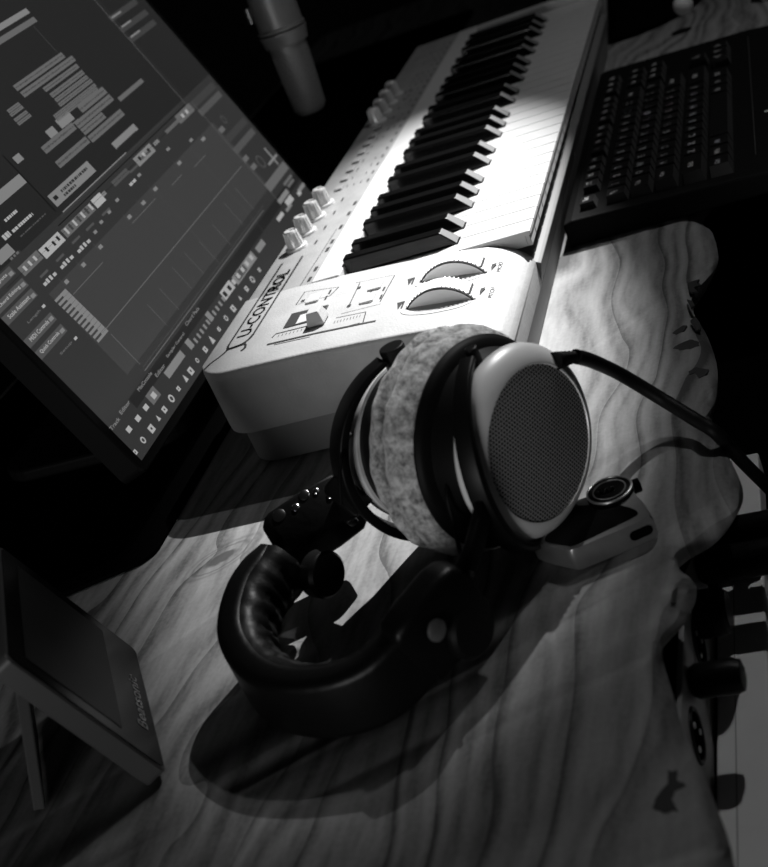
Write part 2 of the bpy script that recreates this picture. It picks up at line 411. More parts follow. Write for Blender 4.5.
# black desk mat under the monitor
bm = new(); pts = []
x0, x1, y0, y1, r = -.094, 1.35, .2560, .59, .022
for cx, cy, t0 in ((x1 - r, y1 - r, 0), (x0 + r, y1 - r, 90), (x0 + .012, y0 + .012, 180), (x1 - r, y0 + r, 270)):
    rr = .012 if t0 == 180 else r
    for k in range(7):
        t = R_(t0 + 15 * k); pts.append((cx + rr * math.cos(t), cy + rr * math.sin(t)))
prism(bm, [(x - (y - .26) * .40 if x < .1 else x, y) for x, y in pts], .0003, .0035)
o = obj('desk_mat', bm, 'matte', bevel=.0008); tag(o, 'matte black desk mat under the monitor, its rounded corner on the wood', 'mat')

# ================================================================== MUSIC KEYBOARD
ZT = .0822; ZK = .0739; US = .1277; KF = -.0131; YB = .1379; D = .2216; W = .0235
LEN = US + 29 * W + .016
kb = thing('midi_keyboard', (0.4, .11, 0), 'silver piano-style keyboard controller with U-CONTROL printed on its left end panel', 'keyboard')
def fy(z): return -.0225 * z / ZT if z > 0 else 0     # the leaning front plane
def arc(cx, cy, r, t0, t1, n=7): return [(cx + r * math.cos(R_(t0 + (t1 - t0) * k / n)), cy + r * math.sin(R_(t0 + (t1 - t0) * k / n))) for k in range(n + 1)]
# left block of the upper shell: rounded back corner, top sloping gently down to a curved front edge
TP = [(-.0300, .0490), (-.0098, .0500), (-.0085, .0545), (-.0050, .0590), (-.0008, .0622), (.0045, .0650), (.0110, .0680), (.0200, .0708), (.0350, .0732), (.0550, .0753), (.0900, .0780), (.1300, .0803), (.1800, .0820), (.2300, .0822)]
def topz(y):
    for (a, za), (b, zb) in zip(TP, TP[1:]):
        if y <= b: return za + (zb - za) * max(0, (y - a) / (b - a))
    return ZT
def on_top(x, y):
    z = ZT
    for _ in range(12): p = at(x, y, z); z = topz(p.y)
    return p
bm = new()
YS = [-.0100, -.0092, -.0085, -.0080, -.0075, -.0052, -.0030, 0, .0030, .0065, .0100, .0150, .0200, .0275, .0350, .045, .0550, .07, .0900, .11, .1300, .155, .1800] + [D - .030 + .030 * math.sin(R_(k * 10)) for k in range(0, 10)]
YS = sorted(set(round(y, 5) for y in YS))
def xl(y, ins):
    x = 0
    if y > D - .030: x = .030 - math.sqrt(max(0, .030 ** 2 - (y - D + .030) ** 2))
    return x + ins
def ringat(z, ins):
    """z None -> the top surface lowered by a little, inset from the left side"""
    Rr = []; Ll = []
    for y in YS:
        tz = topz(y); zz = z(tz, y); yy = y
        if y < -.0079 and zz < .045: yy = fy(zz) + (y + .0100)     # under the top edge the front face leans out of the way
        Rr.append(Vector((US - .0015, min(yy, D - ins), zz))); Ll.append(Vector((min(xl(y, ins), US - .01), min(yy, D - ins), zz)))
    return Rr, Ll
levels = [(lambda t, y: .031, .0005), (lambda t, y: .034, 0), (lambda t, y: t - .0040, 0), (lambda t, y: t - .0014, .0006), (lambda t, y: t - .0004, .0015), (lambda t, y: t, .0030)]
G = []
for fz_, ins in levels:
    Rr, Ll = ringat(fz_, ins); ring = Rr + Ll[::-1]; G.append([bm.verts.new(v) for v in ring])
nn_ = len(G[0])
for a_, b_ in zip(G, G[1:]):
    for i in range(nn_):
        j = (i + 1) % nn_; bm.faces.new((a_[i], a_[j], b_[j], b_[i]))
for g_ in (G[0], G[-1]):
    m_ = len(YS)
    for i in range(m_ - 1): bm.faces.new((g_[i], g_[i + 1], g_[nn_ - 2 - i], g_[nn_ - 1 - i]))
bmesh.ops.remove_doubles(bm, verts=bm.verts, dist=1e-5)
obj('end_block', bm, 'endp', kb, smooth=True, auto=42)
# back control panel, right cheek
bm = new(); box(bm, US - .0015, LEN, YB + .024, D - .004, .031, ZT - .0006)
vs = [Vector(v) for v in ((0, D - .004, .031), (0, D, .031), (0, D, ZT - .006), (0, D - .004, ZT - .0006))]
loft(bm, [[Vector((US - .0015, v.y, v.z)) for v in vs], [Vector((LEN, v.y, v.z)) for v in vs]])
obj('control_panel', bm, 'farpanel', kb)
bm = new(); box(bm, US - .0015, LEN, YB, YB + .024, .031, ZT); obj('trim_strip', bm, 'strip', kb, bevel=.0012)
bm = new()
loft(bm, [[Vector((x, y, z)) for y, z in ((fy(.031), .031), (fy(ZT - .004), ZT - .004), (fy(ZT) + .008, ZT), (YB, ZT), (YB, .031))] for x in (LEN - .0155, LEN)])
obj('right_cheek', bm, 'panel', kb, bevel=.0015)
# front rail with its shelf in front of the keys
bm = new(); pr = [(fy(.031), .031), (-.0137, .0478), (-.0115, .0492), (.010, .0585), (.03, .0585), (.03, .031)]
loft(bm, [[Vector((x, y, z)) for y, z in pr] for x in (US - .0015, LEN - .0155)])
obj('front_rail', bm, 'rail', kb, bevel=.0006)
bm = new(); box(bm, US, LEN - .0155, .03, YB, .031, .052); obj('key_bed', bm, 'matte', kb)
# lower shell, set in a little
bm = new()
def f2(z, i): return [Vector((x, y, z)) for x, y in [(LEN - i, fy(z) + .001 * 0), (LEN - i, D - i)] + arc(.036, D - .036, .030, 90, 180, 8) + arc(.010 + .004, fy(z) + .004, .004, 180, 270, 3)]
loft(bm, [f2(.0015, .010), f2(.031, .006)])
obj('lower_shell', bm, 'base', kb, smooth=True, auto=50)
for x, y in ((.05, .03), (.05, .18), (.78, .03), (.78, .18)):
    bm = new(); cyl(bm, (x, y, 0.0002), (x, y, .002), .008, 16); obj('foot', bm, 'black', kb)
# white keys cut round the black ones
BC = {0: 21 - 23.5 * 0, 1: 49.5, 3: 90.5, 4: 117.5, 5: 144.5}      # black key centre (mm) after white key n of the octave
BW = .0067; YBF = KF + .0592
for i in range(29):
    k = i % 7; x0 = US + i * W + .0005; x1 = US + (i + 1) * W - .0005; ob = US + (i // 7) * 7 * W
    lx = x0; rx = x1
    if k in (1, 2, 4, 5, 6):
        lx = ob + {1: 21, 2: 49.5, 4: 90.5, 5: 117.5, 6: 144.5}[k] / 1000 + BW + .0006
    if k in (0, 1, 3, 4, 5) and i < 28: rx = ob + {0: 21, 1: 49.5, 3: 90.5, 4: 117.5, 5: 144.5}[k] / 1000 - BW - .0006
    pts = [(x0, KF), (x1, KF), (x1, YBF - .0008), (rx, YBF - .0008), (rx, YB - .001), (lx, YB - .001), (lx, YBF - .0008), (x0, YBF - .0008)]
    q = []
    for a in pts:
        if not q or (abs(a[0] - q[-1][0]) + abs(a[1] - q[-1][1])) > 1e-6: q.append(a)
    bm = new(); prism(bm, q, ZK - .0035, ZK)
    # front lip and side wall
    box(bm, x0 + .0004, x1 - .0004, KF + .0012, KF + .0045, ZK - .0118, ZK - .0030)
    box(bm, x0 + .0004, x0 + .0016, KF + .0045, YBF - .001, ZK - .0118, ZK - .0030); box(bm, x1 - .0016, x1 - .0004, KF + .0045, YBF - .001, ZK - .0118, ZK - .0030)
    obj('white_key', bm, 'whitekey', kb, bevel=.0005, seg=2)
for o8 in range(4):
    for c in (21, 49.5, 90.5, 117.5, 144.5):
        cx = US + o8 * 7 * W + c / 1000
        bm = new(); t = .0054; zb = ZK - .006; zt = ZK + .0128
        a = [(cx - BW, YBF, zb), (cx + BW, YBF, zb), (cx + BW, YB, zb), (cx - BW, YB, zb)]
        m_ = [(cx - BW, YBF, ZK + .0012), (cx + BW, YBF, ZK + .0012), (cx + BW, YB, ZK + .0012), (cx - BW, YB, ZK + .0012)]
        b = [(cx - t, YBF + .0105, zt - .001), (cx + t, YBF + .0105, zt - .001), (cx + t, YB - .0002, zt), (cx - t, YB - .0002, zt)]
        R = loft(bm, [a, m_, b])
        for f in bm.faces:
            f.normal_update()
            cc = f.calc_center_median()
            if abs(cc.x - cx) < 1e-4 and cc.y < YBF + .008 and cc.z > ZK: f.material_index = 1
        obj('black_key', bm, ['blackkey', 'keyfront_lit'], kb, bevel=.0012, seg=3)
# knobs
for x in [.2170, .2478, .2800, .3100] + [.532, .560, .590, .620]:
    bm = new(); c = (x, .2015, ZT - .0006)
    lathe(bm, c, (0, 0, 1), [(0, .0098), (.002, .0098), (.0025, .0074), (.0150, .0060), (.0165, .0048), (.0166, .001)], 28)
    for k in range(14):
        t = 2 * math.pi * k / 14; e = Vector((math.cos(t), math.sin(t), 0)); s = Vector((-math.sin(t), math.cos(t), 0))
        p = Vector(c)
        loft(bm, [[p + e * r_ + s * q + Vector((0, 0, z)) for r_, q in ((rr - .001, -.0006), (rr + .0005, -.0004), (rr + .0005, .0004), (rr - .001, .0006))] for rr, z in ((.0072, .003), (.0060, .0150))])
    kn = obj('knob', bm, 'knob', kb, smooth=True, auto=35)
    bm = new(); box(bm, x - .0005, x + .0005, .2015 - .0062, .2015, ZT + .0160, ZT + .0164)
    obj('pointer', bm, 'ink', kn)
# wheels
for wa, wb in (((401.7, 310.8), (472, 299)), ((416, 281), (484, 275.6))):
    wa = on_top(*wa); wb = on_top(*wb)
    Rw, hw = .0305, .0088; cx = (wa.x + wb.x) / 2 + hw; yc = (wa.y + wb.y) / 2; WZ = topz(yc); cz = WZ - .0190
    bm = new(); lathe(bm, (cx - hw, yc, cz), (1, 0, 0), [(0, Rw * .3), (.0008, Rw * .80), (.0003, Rw - .0016), (.0016, Rw), (2 * hw - .0016, Rw), (2 * hw - .0003, Rw - .0016), (2 * hw, Rw * .3)], 72)
    for k in range(26):
        t = R_(18 + k * 144 / 25)
        if 80 < math.degrees(t) < 100: continue
        e = Vector((0, math.cos(t), math.sin(t))); s = Vector((0, -math.sin(t), math.cos(t)))
        loft(bm, [[Vector((x, yc, cz)) + e * r_ + s * q for r_, q in ((Rw - .001, -.0007), (Rw + .0009, -.0004), (Rw + .0009, .0004), (Rw - .001, .0007))] for x in (cx - hw + .001, cx + hw - .001)])
    wh = obj('wheel', bm, 'button', kb, smooth=True, auto=30)
    bm = new()
    for k in range(40):
        t0 = R_(20 + k * 3.5); t1 = R_(20 + (k + 1) * 3.5); f_ = lambda rr, t: Vector((cx - hw - .00015, yc + rr * math.cos(t), cz + rr * math.sin(t)))
        quad(bm, [f_(Rw - .0012, t0), f_(Rw - .0012, t1), f_(Rw - .0002, t1), f_(Rw - .0002, t0)])
    obj('rim_line', bm, 'ink', wh)
    bm = new()                                              # dark slot round the wheel and the smooth thumb bowl
    prism(bm, [(cx + .0014 + a, yc + b) for a, b in rrect(hw, .0245, .002)], WZ - .006, WZ + .0004); obj('wheel_slot', bm, 'ink', kb)
    bm = new(); N_ = 20
    rim = [(cx - hw - .0015 - .0125 * math.sin(math.pi * k / N_), yc - .0255 * math.cos(math.pi * k / N_)) for k in range(N_ + 1)]
    loft(bm, [[Vector((x, y, topz(y) + dz)) for x, y in rim] for dz in (-.0005, .0004)]); obj('thumb_bowl', bm, 'strip', kb)
# slider
bm = new(); sy0, sy1, sx = .085, .169, .0295

for k in range(6):
    ya = sy0 + (sy1 - sy0) * k / 6; yb2 = sy0 + (sy1 - sy0) * (k + 1) / 6
    quad(bm, [(sx - .0011, ya, topz(ya) + .00035), (sx + .0011, ya, topz(ya) + .00035), (sx + .0011, yb2, topz(yb2) + .00035), (sx - .0011, yb2, topz(yb2) + .00035)])
obj('slider_slot', bm, 'ink', kb)
p = on_top(319, 322); ZS = p.z
bm = new(); loft(bm, [[Vector((p.x + a * k, p.y + b * k, z)) for a, b in ((-.0075, -.0065), (.0075, -.0065), (.0075, .0065), (-.0075, .0065))] for k, z in ((1, ZS + .0006), (1, ZS + .003), (.72, ZS + .0105))])
obj('slider_cap', bm, 'silver', kb, bevel=.0008)
# printing on the panels
bm = new(); Z = ZT + .00018
UPZ = Vector((0, 0, .00025))
def L3(a, b, wd):
    a = on_top(*a); b = on_top(*b); n_ = max(1, int((b - a).length / .012))
    for k in range(n_):
        p0 = a.lerp(b, k / n_); p1 = a.lerp(b, (k + 1) / n_); p0.z = topz(p0.y); p1.z = topz(p1.y)
        line(bm, p0 + UPZ, p1 + UPZ, wd, mi=0)
def LX(y): return topz(y) + .00025
# logo: word between two rules with a plug tail (X runs along the word)
text(bm, 'U-CONTROL', (.1120, .1975, Z), (1, 0, 0), (0, 1, 0), w=.113, h=.0105, bold=.0004)
line(bm, (.0455, .2065, Z), (.186, .2065, Z), .0016); line(bm, (.055, .1885, Z), (.192, .1885, Z), .0016)
line(bm, (.186, .2065, Z), (.1885, .2055, Z), .0013)
cv = spline([Vector(v) for v in ((.055, .1885, Z), (.047, .1900, Z), (.0415, .1945, Z), (.0395, .2000, Z), (.0405, .2050, Z), (.0455, .2065, Z))], 6)
for a, b in zip(cv, cv[1:]): line(bm, a, b, .0022)
line(bm, (.0415, .1900, Z), (.0385, .2060, Z), .0034)
cv = spline([Vector(v) for v in ((.039, .1895, Z), (.033, .1885, Z), (.030, .1905, Z))], 4)
for a, b in zip(cv, cv[1:]): line(bm, a, b, .0022)
cv = spline([Vector(v) for v in ((.038, .2045, Z), (.030, .2075, Z), (.022, .2125, Z), (.014, .2150, Z))], 5)
for a, b in zip(cv, cv[1:]): line(bm, a, b, .0017)
# slider scale
L3((276, 334), (312, 325), .0012); L3((336, 318), (366, 312), .0006); L3((274, 345), (310, 337), .0007); L3((330, 331), (360, 323), .0007)
L3((272, 338), (276, 334), .0008); L3((363, 323), (366, 312), .0008)
for k in range(9):
    a = on_top(278 + k * 3.8, 337 - k * .95) + UPZ; line(bm, a, a + Vector((.0035, 0, 0)), .0004); a = on_top(334 + k * 3.2, 323.5 - k * .8) + UPZ; line(bm, a, a + Vector((.0035, 0, 0)), .0004)
# keybed side legends: boxes, tiny words
for q in [((296, 305), (305, 292)), ((348, 308), (360, 283)), ((380, 302), (395, 275))]: L3(q[0], q[1], .0007)
L3((296, 305), (330, 296), .0004); L3((305, 292), (339, 287), .0004); L3((330, 296), (339, 287), .0007)
L3((356, 283), (394, 275), .0004); L3((341, 314), (381, 304), .0004)
def block(x, y, ln, wd, dx=1, dy=0):
    a = on_top(x, y) + UPZ; e = Vector((dx, dy, 0)).normalized(); line(bm, a - e * ln / 2, a + e * ln / 2, wd)
for x, y in ((303, 301), (359, 288), (349, 306)): block(x, y, .004, .003)
for x, y in ((372, 290), (369, 296), (384, 289), (381, 297), (330, 292), (326, 298)): block(x, y, .007, .0016)
# legends beside the wheels
for (tx, ty), s_, qa, qb in (((500, 267), 'MOD', (492.5, 267.5), (410, 282)), ((492, 293), 'PITCH', (481, 292), (399.5, 306))):
    a = on_top(tx, ty); sl = Vector((0, 1, (topz(a.y + .003) - topz(a.y - .003)) / .006)).normalized()
    text(bm, s_, a + UPZ, (1, 0, 0), sl, w=.016, h=.0030, bold=.0003)
    for q, sg in ((qb, 1), (qa, -1)):
        a = on_top(*q) + Vector((-.006, 0, .0003))
        quad(bm, [a, a + Vector((.012, .003 * sg, 0)), a + Vector((.012, -.002 * sg, 0)), a + Vector((.006, -.001 * sg, 0))])
        line(bm, a + Vector((.001, -.0025 * sg, 0)), a + Vector((.012, -.0025 * sg, 0)), .0012)
# long rule and marks under the buttons
line(bm, (.127, .1716, Z - .0006), (.235, .1690, Z - .0006), .0006)
for x in (.131, .150, .187, .203, .233, .262, .285): line(bm, (x, .1655, Z - .0004), (x + .008, .1655, Z - .0004), .0028)
rg = random.Random(3)
for x in [.34 + k * .021 for k in range(22)]:
    line(bm, (x, .1665, Z - .0004), (x + .007, .1665, Z - .0004), .0018)
    for yy in (.174, .181, .188):
        if rg.random() < .7: line(bm, (x + rg.uniform(0, .004), yy, Z - .0004), (x + rg.uniform(.006, .013), yy, Z - .0004), .0008)
for x in [.2170, .2478, .2800, .3100] + [.532, .560, .590, .620]:
    line(bm, (x - .004, .1835, Z - .0004), (x + .004, .1835, Z - .0004), .0016)
    for k in range(11):
        t = R_(-60 + k * 30); line(bm, (x + .0108 * math.cos(t), .2015 + .0108 * math.sin(t), Z - .0004), (x + .0125 * math.cos(t), .2015 + .0125 * math.sin(t), Z - .0004), .0004)
obj('panel_printing', bm, 'ink', kb)
# buttons
for x, y in ((314, 299), (376, 286), (368, 299)):
    a = on_top(x, y); bm = new(); prism(bm, [(a.x + u, a.y + v) for u, v in rrect(.0075, .0055, .002)], a.z - .001, a.z + .0016)
    obj('button', bm, 'silver', kb, bevel=.0007)
for k, x in enumerate([.345 + i * .0235 for i in range(8)]):
    bm = new(); prism(bm, [(x + u, .196 + v) for u, v in rrect(.006, .004, .0015)], ZT - .001, ZT + .0014)
    obj('button', bm, 'farpanel', kb, bevel=.0006)
# small display
bm = new(); A, B_, C_, D_ = [on_top(x, y) for x, y in ((283, 329), (292, 314), (329, 305), (322, 319))]
loft(bm, [[v + Vector((0, 0, -.001)) for v in (A, B_, C_, D_)], [v + Vector((0, 0, .0006)) for v in (A, B_, C_, D_)]])
dsp = obj('display_frame', bm, 'ink', kb, bevel=.0004)
bm = new(); pts = [on_top(x, y) for x, y in ((296, 325), (301, 316), (317, 311), (313, 320))]
loft(bm, [[v + Vector((0, 0, .0002)) for v in pts], [v + Vector((0, 0, .0009)) for v in pts]]); obj('display_window', bm, 'strip', dsp, label='pale display window')

# ================================================================== MONITOR
B0 = Vector((-.0464, .26, .0527)); TL = R_(19.0); EX = Vector((1, 0, 0)); EZ = Vector((0, math.sin(TL), math.cos(TL))); NF = EX.cross(EZ)   # NF faces the user
SW, SH = .480, .316
mon = thing('computer_monitor', (.2, .38, .0035), 'black widescreen monitor tilted back, showing a music editing program', 'monitor')
MM = Matrix((EX, EZ, NF)).transposed().to_4x4(); MM.translation = B0      # local x right, y up the screen, z out to the user
bm = new(); bz = .0075
loft(bm, [[MM @ Vector((SW / 2 + x, SH / 2 + y, z)) for x, y in rrect(SW / 2 + bz - i, SH / 2 + bz - i, .006 - i * .4)] for z, i in ((-.028, .02), (-.018, 0), (.0012, 0), (.0022, .001))])
obj('housing', bm, 'black', mon)
# the lit panel and the program on it
def grey_em(name, v):
    m = mat(name, .01, .33, 0, .8, emit=v); return m
lv = [.016, .030, .045, .075, .12, .20, .38]
for i, v in enumerate(lv): M['ui%d' % i] = grey_em('screen_tone_%d' % i, v)
M['uiblack'] = grey_em('screen_tone_black', .001)
UI = ['ui%d' % i for i in range(7)] + ['uiblack']
bm = new()
def S(x, y):
    """photo pixel -> screen coordinates (metres)"""
    d = CR.transposed() @ Vector(((x - 384) / FPX, (y - 433.5) / FPX, 1)); t = (B0 - CC).dot(NF) / d.dot(NF); q = CC + d * t - B0
    return q.dot(EX), q.dot(EZ)
lay = [.00225]
def sq(x0, y0, x1, y1, mi, dz=1):
    x0 = max(x0, 0); y0 = max(y0, 0); x1 = min(x1, SW); y1 = min(y1, SH)
    if x1 <= x0 or y1 <= y0: return
    z = .0023 + .00006 * dz
    quad(bm, [MM @ Vector(v) for v in ((x0, y0, z), (x1, y0, z), (x1, y1, z), (x0, y1, z))], mi)
def bar(ax, ay, bx, by, th, mi, dz=2):
    a = S(ax, ay); b = S(bx, by); y = (a[1] + b[1]) / 2; sq(min(a[0], b[0]), y - th / 2, max(a[0], b[0]), y + th / 2, mi, dz); return a, b, y
def vbar(ax, ay, bx, by, th, mi, dz=2):
    a = S(ax, ay); b = S(bx, by); x = (a[0] + b[0]) / 2; sq(x - th / 2, min(a[1], b[1]), x + th / 2, max(a[1], b[1]), mi, dz)
def words(ax, ay, bx, by, th, mi, dz=3, s=None):
    a = S(ax, ay); b = S(bx, by); y = (a[1] + b[1]) / 2; z = .0023 + .00006 * dz
    if s: text(bm, s, MM @ Vector(((a[0] + b[0]) / 2, y, z)), EX, EZ, w=abs(b[0] - a[0]), h=th, mi=mi, bold=.0001); return
    x = min(a[0], b[0]); X = max(a[0], b[0])
    while x < X:
        w_ = rnd.uniform(.0012, .004); sq(x, y - th / 2, min(x + w_, X), y + th / 2, mi, dz); x += w_ + rnd.uniform(.0005, .0016)
sq(0, 0, SW, SH, 0, 0)
c1 = 3.835
tb = S(205, 105)[1]                  # the arrange / editor split sits on a constant height up the screen
ysplit = (S(120, 152)[1] + S(60, 222)[1]) / 2
sq(0, 0, SW, ysplit, 1, .5)
# editor note area, lighter
xe = S(80, 330)[0]; xr = S(243, 160)[0]; yb_ = S(130, 370)[1]
sq(xe, yb_, xr, S(100, 240)[1], 2, 1)
# arrange window clips (crop coordinates, 7.68 px per pixel, origin (0, 60))
def c5(x, y): return x / 7.68, 60 + y / 7.68
def clip(x0, y0, x1, y1, th, mi=4, txt=True):
    a = c5(x0, y0); b = c5(x1, y1); th = th / 7.68 * .00088
    A, B, y = bar(*a, *b, th, mi)
    if txt: 
        if txt == 1 or True:
            x = min(A[0], B[0]) + .0012; X = max(A[0], B[0]) - .0015
            while x < X:
                w_ = rnd.uniform(.0006, .0022); sq(x, y - th * rnd.uniform(.02, .14), min(x + w_, X), y + th * rnd.uniform(.04, .14), 2, 3); x += w_ + rnd.uniform(.0003, .0009)
for q in [(95, 225, 480, -20, 46), (150, 275, 560, 5, 46), (320, 238, 590, 62, 36), (372, 283, 632, 110, 36), (405, 318, 665, 148, 30), (430, 350, 700, 178, 30),
          (392, 440, 728, 212, 26), (412, 468, 742, 238, 26), (590, 385, 800, 250, 58), (315, 705, 560, 522, 56), (566, 510, 850, 305, 56), (615, 562, 790, 440, 52),
          (422, 815, 665, 628, 54), (668, 615, 935, 420, 56), (42, 408, 140, 352, 26), (62, 436, 165, 376, 24), (96, 478, 196, 412, 24), (122, 506, 222, 436, 24)]: clip(*q)
for x, y, s in ((382, 568, 60), (125, 770, 52)):
    clip(x - s / 2, y + s / 3, x + s / 2, y - s / 3, s * 1.0, 5, False)
clip(430, 505, 540, 440, 70, 5, False); clip(490, 545, 590, 470, 10, 4, False)
bar(116, 100, 142, 83, .0040, 4)
bar(112, 148, 134, 128, .0062, 5); bar(115, 150, 134, 133, .0006, 2, 3)
bar(50, 203, 90, 168, .0105, 5); words(59, 193, 85, 170, .0022, 1, 3); words(62, 197, 74, 187, .0020, 1, 3); bar(52, 201, 55.5, 198, .0032, 0, 3)
bar(-6, 32, 26, 12, .0048, 5); bar(-6, 45, 34, 21, .0048, 4)
bar(60, 213, 125, 155, .0009, 5); bar(58, 217, 178, 108, .0005, 2); bar(55, 226, 185, 107, .0007, 7)
vbar(32, 28, 55, 54, .0004, 3); vbar(0, 158, 55, 213, .0011, 7, 4)
vbar(89, 0, 187, 106, .0006, 4, 3); vbar(92, 0, 190, 106, .0004, 2, 3)
# track list at the top right
for k, (ax, ay, bx, by) in enumerate([(109, 22, 134, 2), (119, 31, 146, 14), (128, 41, 154, 24)]):
    bar(ax, ay, bx, by, .0056, 2); bar(ax + 1, ay - 2, ax + 10, ay - 9, .0016, 5, 3)
bar(-8, 202, 22, 181, .0082, 5); words(2, 222, 16, 213, .0022, 6); words(10, 233, 31, 216, .0022, 6); words(1, 240, 8, 235, .004, 6)
bar(-6, 262, 10, 250, .008, 5, 2); words(8, 261, 18, 253, .0018, 4); words(18, 238, 44, 216, .0010, 3)
# toolbar strip of the editor
bar(0, 285, 240, 55 + 12, .0003, 7, 2)
for (ax, ay, bx, by, th, mi) in [(40, 256, 60, 238, .0085, 6), (19, 274, 38, 256, .0075, 4), (62, 236, 91, 208, .0072, 4), (92, 206, 101, 198, .0080, 6), (100, 197, 104, 194, .003, 5),
                                 (111, 186, 126, 172, .0050, 3), (134, 164, 151, 149, .0085, 5), (152, 146, 157, 142, .003, 5), (164, 134, 178, 121, .003, 4), (176, 122, 190, 108, .0085, 4)]:
    bar(ax, ay, bx, by, th, mi)
for k in range(7): 
    x = 64 + k * 4; y = 233.5 - k * 4; bar(x, y, x + 1.6, y - 1.6, .0052, 6 if k % 2 == 0 else 2, 3)
for x, y in ((22, 271), (27, 266), (32, 261), (44, 252), (51, 246), (55, 241), (137, 161), (141, 157), (146, 153), (180, 118), (184, 114)): bar(x, y, x + 1.8, y - 1.7, .0038, 0 if x in (44, 51, 55, 137, 146) else 6, 3)
# little groups of marks below the toolbar
for x, y, n in ((42, 287, 4), (59, 270, 4), (76, 254, 4), (98, 225, 1), (106, 215, 1), (92, 235, 1), (114, 203, 1), (128, 187, 2), (136, 178, 1), (165, 152, 1), (188, 143, 1)):
    for k in range(n): bar(x + k * 3.1, y - k * 3.2, x + k * 3.1 + (2.6 if k in (0, n - 1) else 1.2), y - k * 3.2 - 2.6, .0024 if k in (0, n - 1) else .0034, 6 if n > 1 else 5, 3)
for x, y in ((63, 285), (80, 268), (97, 250), (126, 220), (140, 206), (152, 192), (176, 166), (200, 142)): bar(x, y, x + 3, y - 3, .0030, 5, 3); vbar(x - 6, y - 5, x + 1, y + 3, .0003, 3, 2)
for x, y in ((38, 279), (54, 263), (70, 245), (84, 232), (100, 217), (120, 180), (128, 174), (140, 160)): bar(x, y, x + 8, y - 7, .0018, 3, 3)
for q in ((71, 296, 101, 264), (130, 225, 154, 200), (170, 187, 180, 176), (192, 168, 204, 157)): bar(*q, .0005, 4, 3)
# long dividers in the note area
bar(100, 334, 240, 168, .0007, 4, 3); bar(142, 372, 262, 212, .0007, 4, 3); bar(140, 368, 262, 208, .0003, 3, 3)
for x, y in ((145, 306), (157, 290), (170, 269), (182, 254), (197, 243), (210, 226), (222, 205), (233, 190)): vbar(x, y, x + 20, y + 21, .0004, 4, 3)
vbar(110, 334, 137, 368, .0006, 4, 3)
vbar(152, 190, 205, 250, .0003, 3, 3); vbar(188, 150, 262, 232, .0003, 3, 3)
# piano strip
for k in range(12):
    t = k / 11; x = 53 + t * 42; y = 303 + t * 40
    bar(x, y, x + 7.5, y - 7.0, .0021, 5, 3)
for k in range(12):
    t = k / 11; x = 60 + t * 40; y = 297 + t * 39; bar(x, y, x + 5, y - 4.8, .0034, 5, 3)
# inspector rows
for (ax, ay, bx, by, s) in [(1, 322, 34, 295, 'Scale Assistant'), (-8, 313, 24, 284, 'Chord Editing'), (24, 346, 52, 318, 'MIDI Controls'), (34, 358, 63, 330, 'Quick Controls'), (-12, 290, 12, 273, 'Inputs')]:
    a, b, y = bar(ax, ay, bx, by, .0068, 3); words(ax + 4, ay - 4, bx - 6, by + 5, .0030, 6, 3, s); bar(bx - 5, by + 4, bx - 1, by + 1, .0028, 5, 3)
words(26, 325, 38, 312, .0022, 4, 3, 'Length'); bar(40, 309, 43, 307, .002, 6, 3); words(58, 356, 70, 344, .0022, 4, 3, 'Setup'); bar(72, 341, 75, 339, .002, 6, 3)
# lower zone tabs, transport, task bar
yt0 = S(150, 372)[1]
y_tab = (S(150, 380)[1] + S(190, 322)[1]) / 2
sq(S(130, 405)[0], y_tab - .0045, SW, y_tab + .0045, 0, 2)
for (ax, ay, bx, by, s) in [(108, 431, 117, 420, 'Track'), (118, 415, 127, 403, 'Editor'), (136, 392, 149, 374, 'MixConsole'), (154, 378, 162, 366, 'Editor'), (166, 360, 181, 334, 'Sampler Control'), (184, 327, 196, 309, 'Chord Pads')]:
    words(ax, ay, bx, by, .0028, 5, 3, s)
def tbar(x0, y0, x1, y1, th, mi, dz=3): bar(x0, y0, x1, y1, th, mi, dz)
tbar(164, 377, 181, 355, .0062, 5); tbar(147, 402, 155, 392, .0090, 4); tbar(150, 399, 153, 395, .0045, 6, 4)
for x, y in ((125, 433), (134, 422), (142, 411)): tbar(x, y, x + 3.5, y - 4, .0040, 6)
for k in range(11): tbar(193 + k * 3.1, 343 - k * 4.6, 194.2 + k * 3.1, 341 - k * 4.6, .0045, 5)
tbar(186, 348, 189, 343, .008, 5); tbar(206, 320, 209, 316, .008, 5); tbar(221, 298, 230, 285, .0085, 6); tbar(233, 283, 252, 256, .0085, 5); tbar(235, 280, 243, 268, .0065, 3, 4)
tbar(255, 252, 262, 243, .006, 5)
for k in range(7): tbar(222 + k * 4.4, 297 - k * 6.1, 223.8 + k * 4.4, 294.2 - k * 6.1, .0045, 0 if k < 2 else 6, 5)
ytk = S(200, 362)[1]
rg = random.Random(8)
icons = [(133, 454), (142, 443), (150, 431), (157, 421), (163, 412), (170, 401), (177, 391), (185, 382), (190, 374), (197, 364), (205, 353), (212, 344), (219, 333), (227, 323), (234, 313), (241, 303), (247, 293), (253, 284), (258, 272)]
